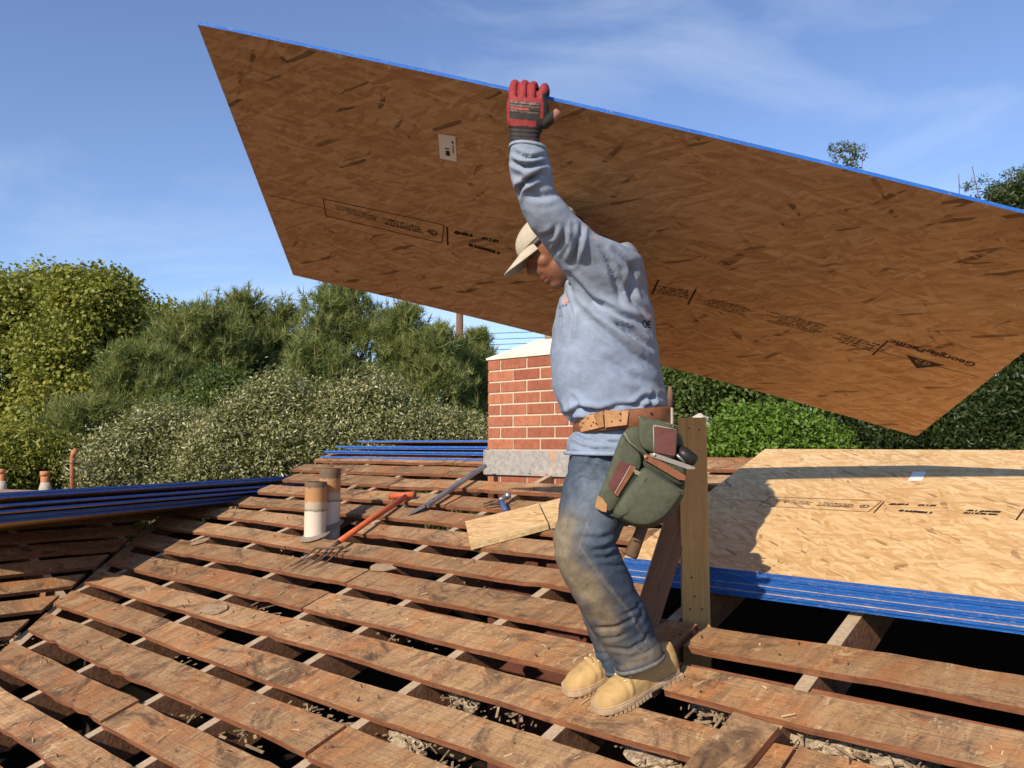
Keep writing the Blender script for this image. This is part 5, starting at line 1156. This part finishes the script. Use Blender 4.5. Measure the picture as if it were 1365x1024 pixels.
pipe('button', [HP(-.002, 0, .091), HP(-.002, 0, .096)], .007, M_cap, cap, 10)
pipe('seam_band', [HP(-.002 + .1085 * math.cos(t), .0895 * math.sin(t), .0285) for t in np.linspace(-2.6, 2.6, 30)], .0018, mat_plain('cap_stitch', (.36, .29, .20), .9), cap, 5)

# glove on the near hand: palm, four fingers hooked over the sheet's edge, thumb
gd = 2.030
se0 = st_of(690, 124)[0]
gp = [lofts([((680, 196), (720, 198), 2.046, .034), ((679, 184), (719, 186), 2.043, .031), ((679, 174), (722, 176), 2.038, .027), ((676, 163), (729, 165), 2.032, .026), ((675, 150), (732, 154), 2.028, .025), ((675, 138), (732, 143), 2.026, .024), ((678, 131), (729, 136), 2.026, .021)], p=2.8)]
for i, (x0, x1, ytop, r) in enumerate([(683.5, 684, 113, .0116), (696.5, 697.5, 111.3, .0120), (708.5, 709.5, 111.8, .0120), (721, 724.5, 113.5, .0114)]):
    k = at(x0, 140 + i * .8, 2.026); m = at((x0 + x1) / 2, 127, 2.022); e = at(x1, ytop + 5.5, 2.034); edge = SPt(st_of(x1, 127)[0], 0.0, 0.0)
    b1 = edge + SN * .030 + SG * .004; b2 = edge + SN * .0275 + SG * .045
    gp.append(loftdata(pipe_rings([k, m, e, e * .5 + b1 * .5 + np.array([0, 0, .008]), b1, b2], [r * 1.08, r * 1.05, r, r * .98, r * .95, r * .8], 12, ref=(1, 0, 0))))
gp.append(loftdata(pipe_rings([at(722, 166, 2.03), at(731, 160, 2.026), at(739, 154, 2.03), at(743.5, 150.5, 2.034)], [.018, .0155, .013, .0125], 12)))
glove = voxel('glove', gp, .0026, 3, .5)
V = mcoords(glove); N = mnormals(glove); px = proj(V); D = np.zeros(len(V))
for xg in (690.2, 703, 715.2): D -= .0035 * np.exp(-((px[:, 0] - xg - (px[:, 1] - 125) * -.02) / 1.0) ** 2) * (px[:, 1] < 130) * (px[:, 1] > 112)
for yg, a in ((171, .0025), (176.5, .0025), (182, .002)): D -= a * np.exp(-((px[:, 1] - yg - (px[:, 0] - 680) * .06) / 1.2) ** 2)
for yg in (138.5, 142, 147): D += .0016 * np.exp(-((px[:, 1] - yg - np.abs(px[:, 0] - 700) * .06) / 1.1) ** 2) * (px[:, 0] > 679) * (px[:, 0] < 721)
setco(glove, V + N * D[:, None]); V = mcoords(glove); px = proj(V); nz = vnoise(V, (60, 60, 60), 3.0)
red, blk, gry = np.array((.27, .032, .032)), np.array((.030, .024, .022)), np.array((.17, .13, .105))
X, Y = px[:, 0], px[:, 1]; C = np.tile(red, (len(V), 1)); yk = Y - (X - 680) * .10
def pm(m, col):
    global C
    m = m.astype(float); C = C * (1 - m[:, None]) + col * m[:, None]
pm((yk > 134) & (yk < 158) & (X > 679) & (X < 720), blk); pm((yk > 134.5) & (yk < 136.5) & (X > 680) & (X < 719), gry); pm((yk > 139) & (yk < 140.6) & (X > 680) & (X < 719), gry); pm((yk > 142) & (yk < 145.0) & (X > 680.5) & (X < 705), np.array((.40, .07, .06))); pm((yk > 146.5) & (yk < 148.2) & (X > 680) & (X < 718), gry)
pm(Y - (X - 680) * .03 > 167.5, blk); pm((X > 722.5 + np.clip((Y - 113) * .05, 0, 5)) & (Y > 124), blk * .9); pm((X > 714) & (Y > 158), blk); pm((X > 738.6), np.array((.34, .15, .10))); pm((np.abs(X - 708) < 3) & (np.abs(Y - 189) < 2.0), red)
pm(N @ FWD > .2, blk); C *= (1 + .22 * nz)[:, None]; vcolor(glove, np.clip(C, 0.004, 1)); link('glove', glove, mat_paint('work_glove', .7, .2, 90, .3, .0015, False, .3), man)

# ------------------------------------------------------------------ tool belt
tb = rootobj('tool_belt', at(830, 565, 2.22), 'leather tool belt with green canvas pouches on the roofer', 'tool belt')
M_tan = mat_plain('tan_leather', (.42, .22, .095), .6, .2, 50, .3, .35); M_brl = mat_plain('brown_leather', (.21, .078, .034), .5, .25, 40, .3, .4); M_redl = mat_plain('oxblood_leather', (.120, .040, .030), .42, .3, 35, .3, .45); M_can = mat_plain('olive_canvas', (.078, .086, .056), .85, .22, 60, .35, .2); M_can2 = mat_plain('olive_canvas_dark', (.045, .050, .034), .85, .22, 60, .35, .2); M_strip = mat_plain('khaki_binding', (.19, .18, .125), .85, .2, 60, .3); M_stitch = mat_plain('pale_thread', (.42, .36, .26), .9, .1); M_blk = mat_plain('black_plastic', (.018, .017, .016), .4, .3)
# strap round the waist
rg = [R2((765, 578.5), (888, 567), DT, .176, 2.6, 40), R2((764, 576), (890, 565), DT, .181, 2.6, 40), R2((764.5, 558), (890, 546), DT, .182, 2.6, 40), R2((766, 555.5), (888, 543.5), DT, .177, 2.6, 40)]
V, Fq = loftdata(rg); mesh('belt_strap', V, Fq, M_brl, tb, True)
def puff(name, poly, d, th, mat, parent, ins=.88, steps=5, dfun=None):
    """stuffed pouch from an outline: bulges towards the viewer by th, back side at d"""
    P = np.array(poly, float)
    # resample and round the outline
    for _ in range(2): P = np.stack([P * .75 + np.roll(P, -1, 0) * .25, P * .25 + np.roll(P, -1, 0) * .75], 1).reshape(-1, 2)
    c = P.mean(0); rings = [np.array([at(*(c + (p - c) * .9), d + .006) for p in P])]
    for i in range(steps + 1):
        t = i / steps * math.pi / 2; k = 1 - (1 - ins) * (1 - math.cos(t)) - .0; rings.append(np.array([at(*(c + (p - c) * k), d - th * math.sin(t)) for p in P]))
    for k in (.6, .3): rings.append(np.array([at(*(c + (p - c) * ins * k), d - th * (1.0 + .12 * (1 - k))) for p in P]))
    V, Fq = loftdata(rings); return mesh(name, V, Fq, mat, parent, True)
def slab(name, poly, d, th, mat, parent):
    P = np.array(poly, float); c = P.mean(0)
    V, Fq = loftdata([np.array([at(*p, d) for p in P]), np.array([at(*p, d - th * .8) for p in P]), np.array([at(*(c + (p - c) * .96), d - th) for p in P])]); return mesh(name, V, Fq, mat, parent)
def seam(name, pts, d, r, mat, parent): return pipe(name, [at(x, y, d) for x, y in pts], r, mat, parent, 6)
# belt front plates
BB = BVHTree.FromPolygons([tuple(map(float, p)) for p in V], Fq)
def onbelt(x, y, lift=.0075):
    r = Vector(ray(x, y)).normalized(); h = BB.ray_cast(Vector(O3), r); P = h[0] if h[0] is not None else Vector(at(x, y, 2.2215)); return np.array(P - r * lift)
def plate(name, q, mat):
    n = 9; V, Fq = [], []
    q = [np.array(p, float) for p in q]
    for i in range(n):
        t = i / (n - 1); a = q[0] * (1 - t) + q[1] * t; b = q[3] * (1 - t) + q[2] * t; V += [onbelt(*a), onbelt(*b)]
    Fq = [(2 * i, 2 * i + 1, 2 * i + 3, 2 * i + 2) for i in range(n - 1)]; m = len(V); V2 = [p + np.array([0, .004, 0]) for p in V]
    Fq += [(2 * i, 2 * i + 2, m + 2 * i + 2, m + 2 * i) for i in range(n - 1)] + [(2 * i + 1, m + 2 * i + 1, m + 2 * i + 3, 2 * i + 3) for i in range(n - 1)]
    return mesh(name, V + V2, Fq, mat, tb)
plate('belt_tongue', [(770, 559), (803.5, 547.5), (805, 569), (774.5, 576)], M_tan); plate('belt_billet', [(805.5, 547), (838, 547.5), (835.5, 566.5), (806.5, 570)], M_tan)
for (x, y) in [(774, 569.5), (777, 564), (783.5, 558), (793.5, 555.5), (788, 567.5), (791, 563), (794.5, 564.5), (796, 566), (815, 551.5), (826.5, 551.5), (815.5, 562), (826.5, 560.5)]:
    p = onbelt(x, y, .0083); pipe('punch_hole', [p, p - np.array([0, .0006, 0])], .0023, M_blk, tb, 8)
p = onbelt(868, 551, .003); pipe('punch_hole', [p, p - np.array([0, .0008, 0])], .0036, M_blk, tb, 8)
slab('belt_tab', [(832, 546), (854, 544), (854, 576), (838, 580), (833, 570)], 2.232, .007, M_brl, tb)
# pouch bodies
dz = 2.205
back_p = puff('pouch_back', [(830, 572), (846, 566), (905, 566), (916, 610), (912, 668), (884, 700), (852, 706), (812, 690), (797, 672), (806, 640)], dz + .045, .045, M_can, tb, .93)
mid = puff('front_pouch', [(829, 575), (838, 588), (860, 608), (848, 640), (826, 668), (812, 690), (794, 668), (807, 640)], dz, .040, M_can, tb, .90)
pk = puff('main_pouch', [(858, 619), (880, 632), (912.5, 654), (911, 664), (884, 698), (853, 706), (826, 694), (813, 686), (832, 657), (845, 640)], dz - .02, .062, M_can, tb, .84)
puff('pouch_mouth', [(857, 609), (912, 634), (912, 652), (880, 634), (856, 624)], dz - .01, .030, M_can2, tb, .9)
flap = puff('upper_pocket', [(851, 555), (853, 554), (904, 566.5), (902, 608), (897, 613), (870, 604), (851, 596)], dz - .005, .028, M_can, tb, .94)
slab('leather_patch', [(872, 569), (874, 567.5), (902.5, 574), (900.5, 606), (898, 608.5), (873, 603.5)], dz - .0335, .004, M_redl, flap)
seam('stitching', [(871, 567), (903, 573)], dz - .036, .0012, M_stitch, flap); seam('stitching', [(871, 568), (872, 604)], dz - .0355, .0012, M_stitch, flap)
seam('binding', [(851, 556.5), (878, 562), (904.5, 568.5)], dz - .027, .0028, M_strip, flap)
slab('leather_patch', [(825, 615), (829, 614.5), (848, 623), (848, 626), (824, 661), (820, 661), (811.5, 650), (811.5, 645)], dz - .043, .004, M_redl, mid)
slab('leather_strap', [(841, 620.5), (848, 623.5), (823.5, 661.5), (818, 658)], dz - .047, .002, M_brl, mid)
seam('stitching', [(840.5, 621), (820, 657.5), (824, 661)], dz - .0505, .0011, M_stitch, mid)
slab('leather_corner', [(797, 660), (803, 664), (809.5, 673), (808.5, 683), (802, 682), (793, 676)], dz - .030, .012, M_tan, mid)
seam('binding', [(832, 577), (838, 588), (859, 606)], dz - .036, .003, M_strip, mid)
seam('binding', [(845, 627), (860, 634), (887, 648), (913, 656)], dz - .071, .0034, M_strip, pk); seam('binding', [(846, 630), (860, 637), (886, 651), (911, 659)], dz - .070, .003, M_strip, pk)
seam('binding', [(862, 638), (846, 664), (836, 684), (824, 690), (814, 686)], dz - .083, .0022, M_can2, pk)
slab('leather_lip', [(858, 606), (866, 606), (914, 634), (914, 641), (905, 640), (859, 613)], dz - .045, .006, M_brl, tb)
slab('steel_rule', [(866, 604.5), (873, 604), (926, 622.5), (927, 625.5), (918, 626), (868, 609)], dz - .052, .004, mat_plain('worn_grey_strip', (.26, .235, .20), .5, .2, 40), tb)
pipe('rivet', [at(860.5, 609, dz - .052), at(860.5, 609, dz - .056)], .0042, M_tan, tb, 10); pipe('rivet', [at(872, 606, dz - .056), at(872, 606, dz - .060)], .0036, M_eye, tb, 10)
pipe('tape_holder', [at(903, 598, dz + .0), at(912, 606, dz - .01), at(924, 616, dz - .01), at(926, 618, dz - .01)], [.014, .020, .020, .012], M_blk, tb, 12)
pipe('metal_clip', [at(902, 606, dz - .03), at(908, 612, dz - .03), at(913, 618, dz - .028)], .004, M_steel, tb, 8)
hb = rootobj('belt_hammer', at(846, 725, 2.25), 'dark wooden hammer handle hanging below the olive pouch', 'hammer')
pipe('handle', [at(861, 690, 2.235), at(853, 712, 2.24), at(841.5, 739, 2.245), at(840, 742.5, 2.245)], [(.012, .016), (.011, .015), (.0155, .019), (.014, .017)], M_hand, hb, 12)
pipe('hammer_head', [at(840, 655, 2.228), at(886, 662, 2.228)], .013, M_steel, hb, 10)
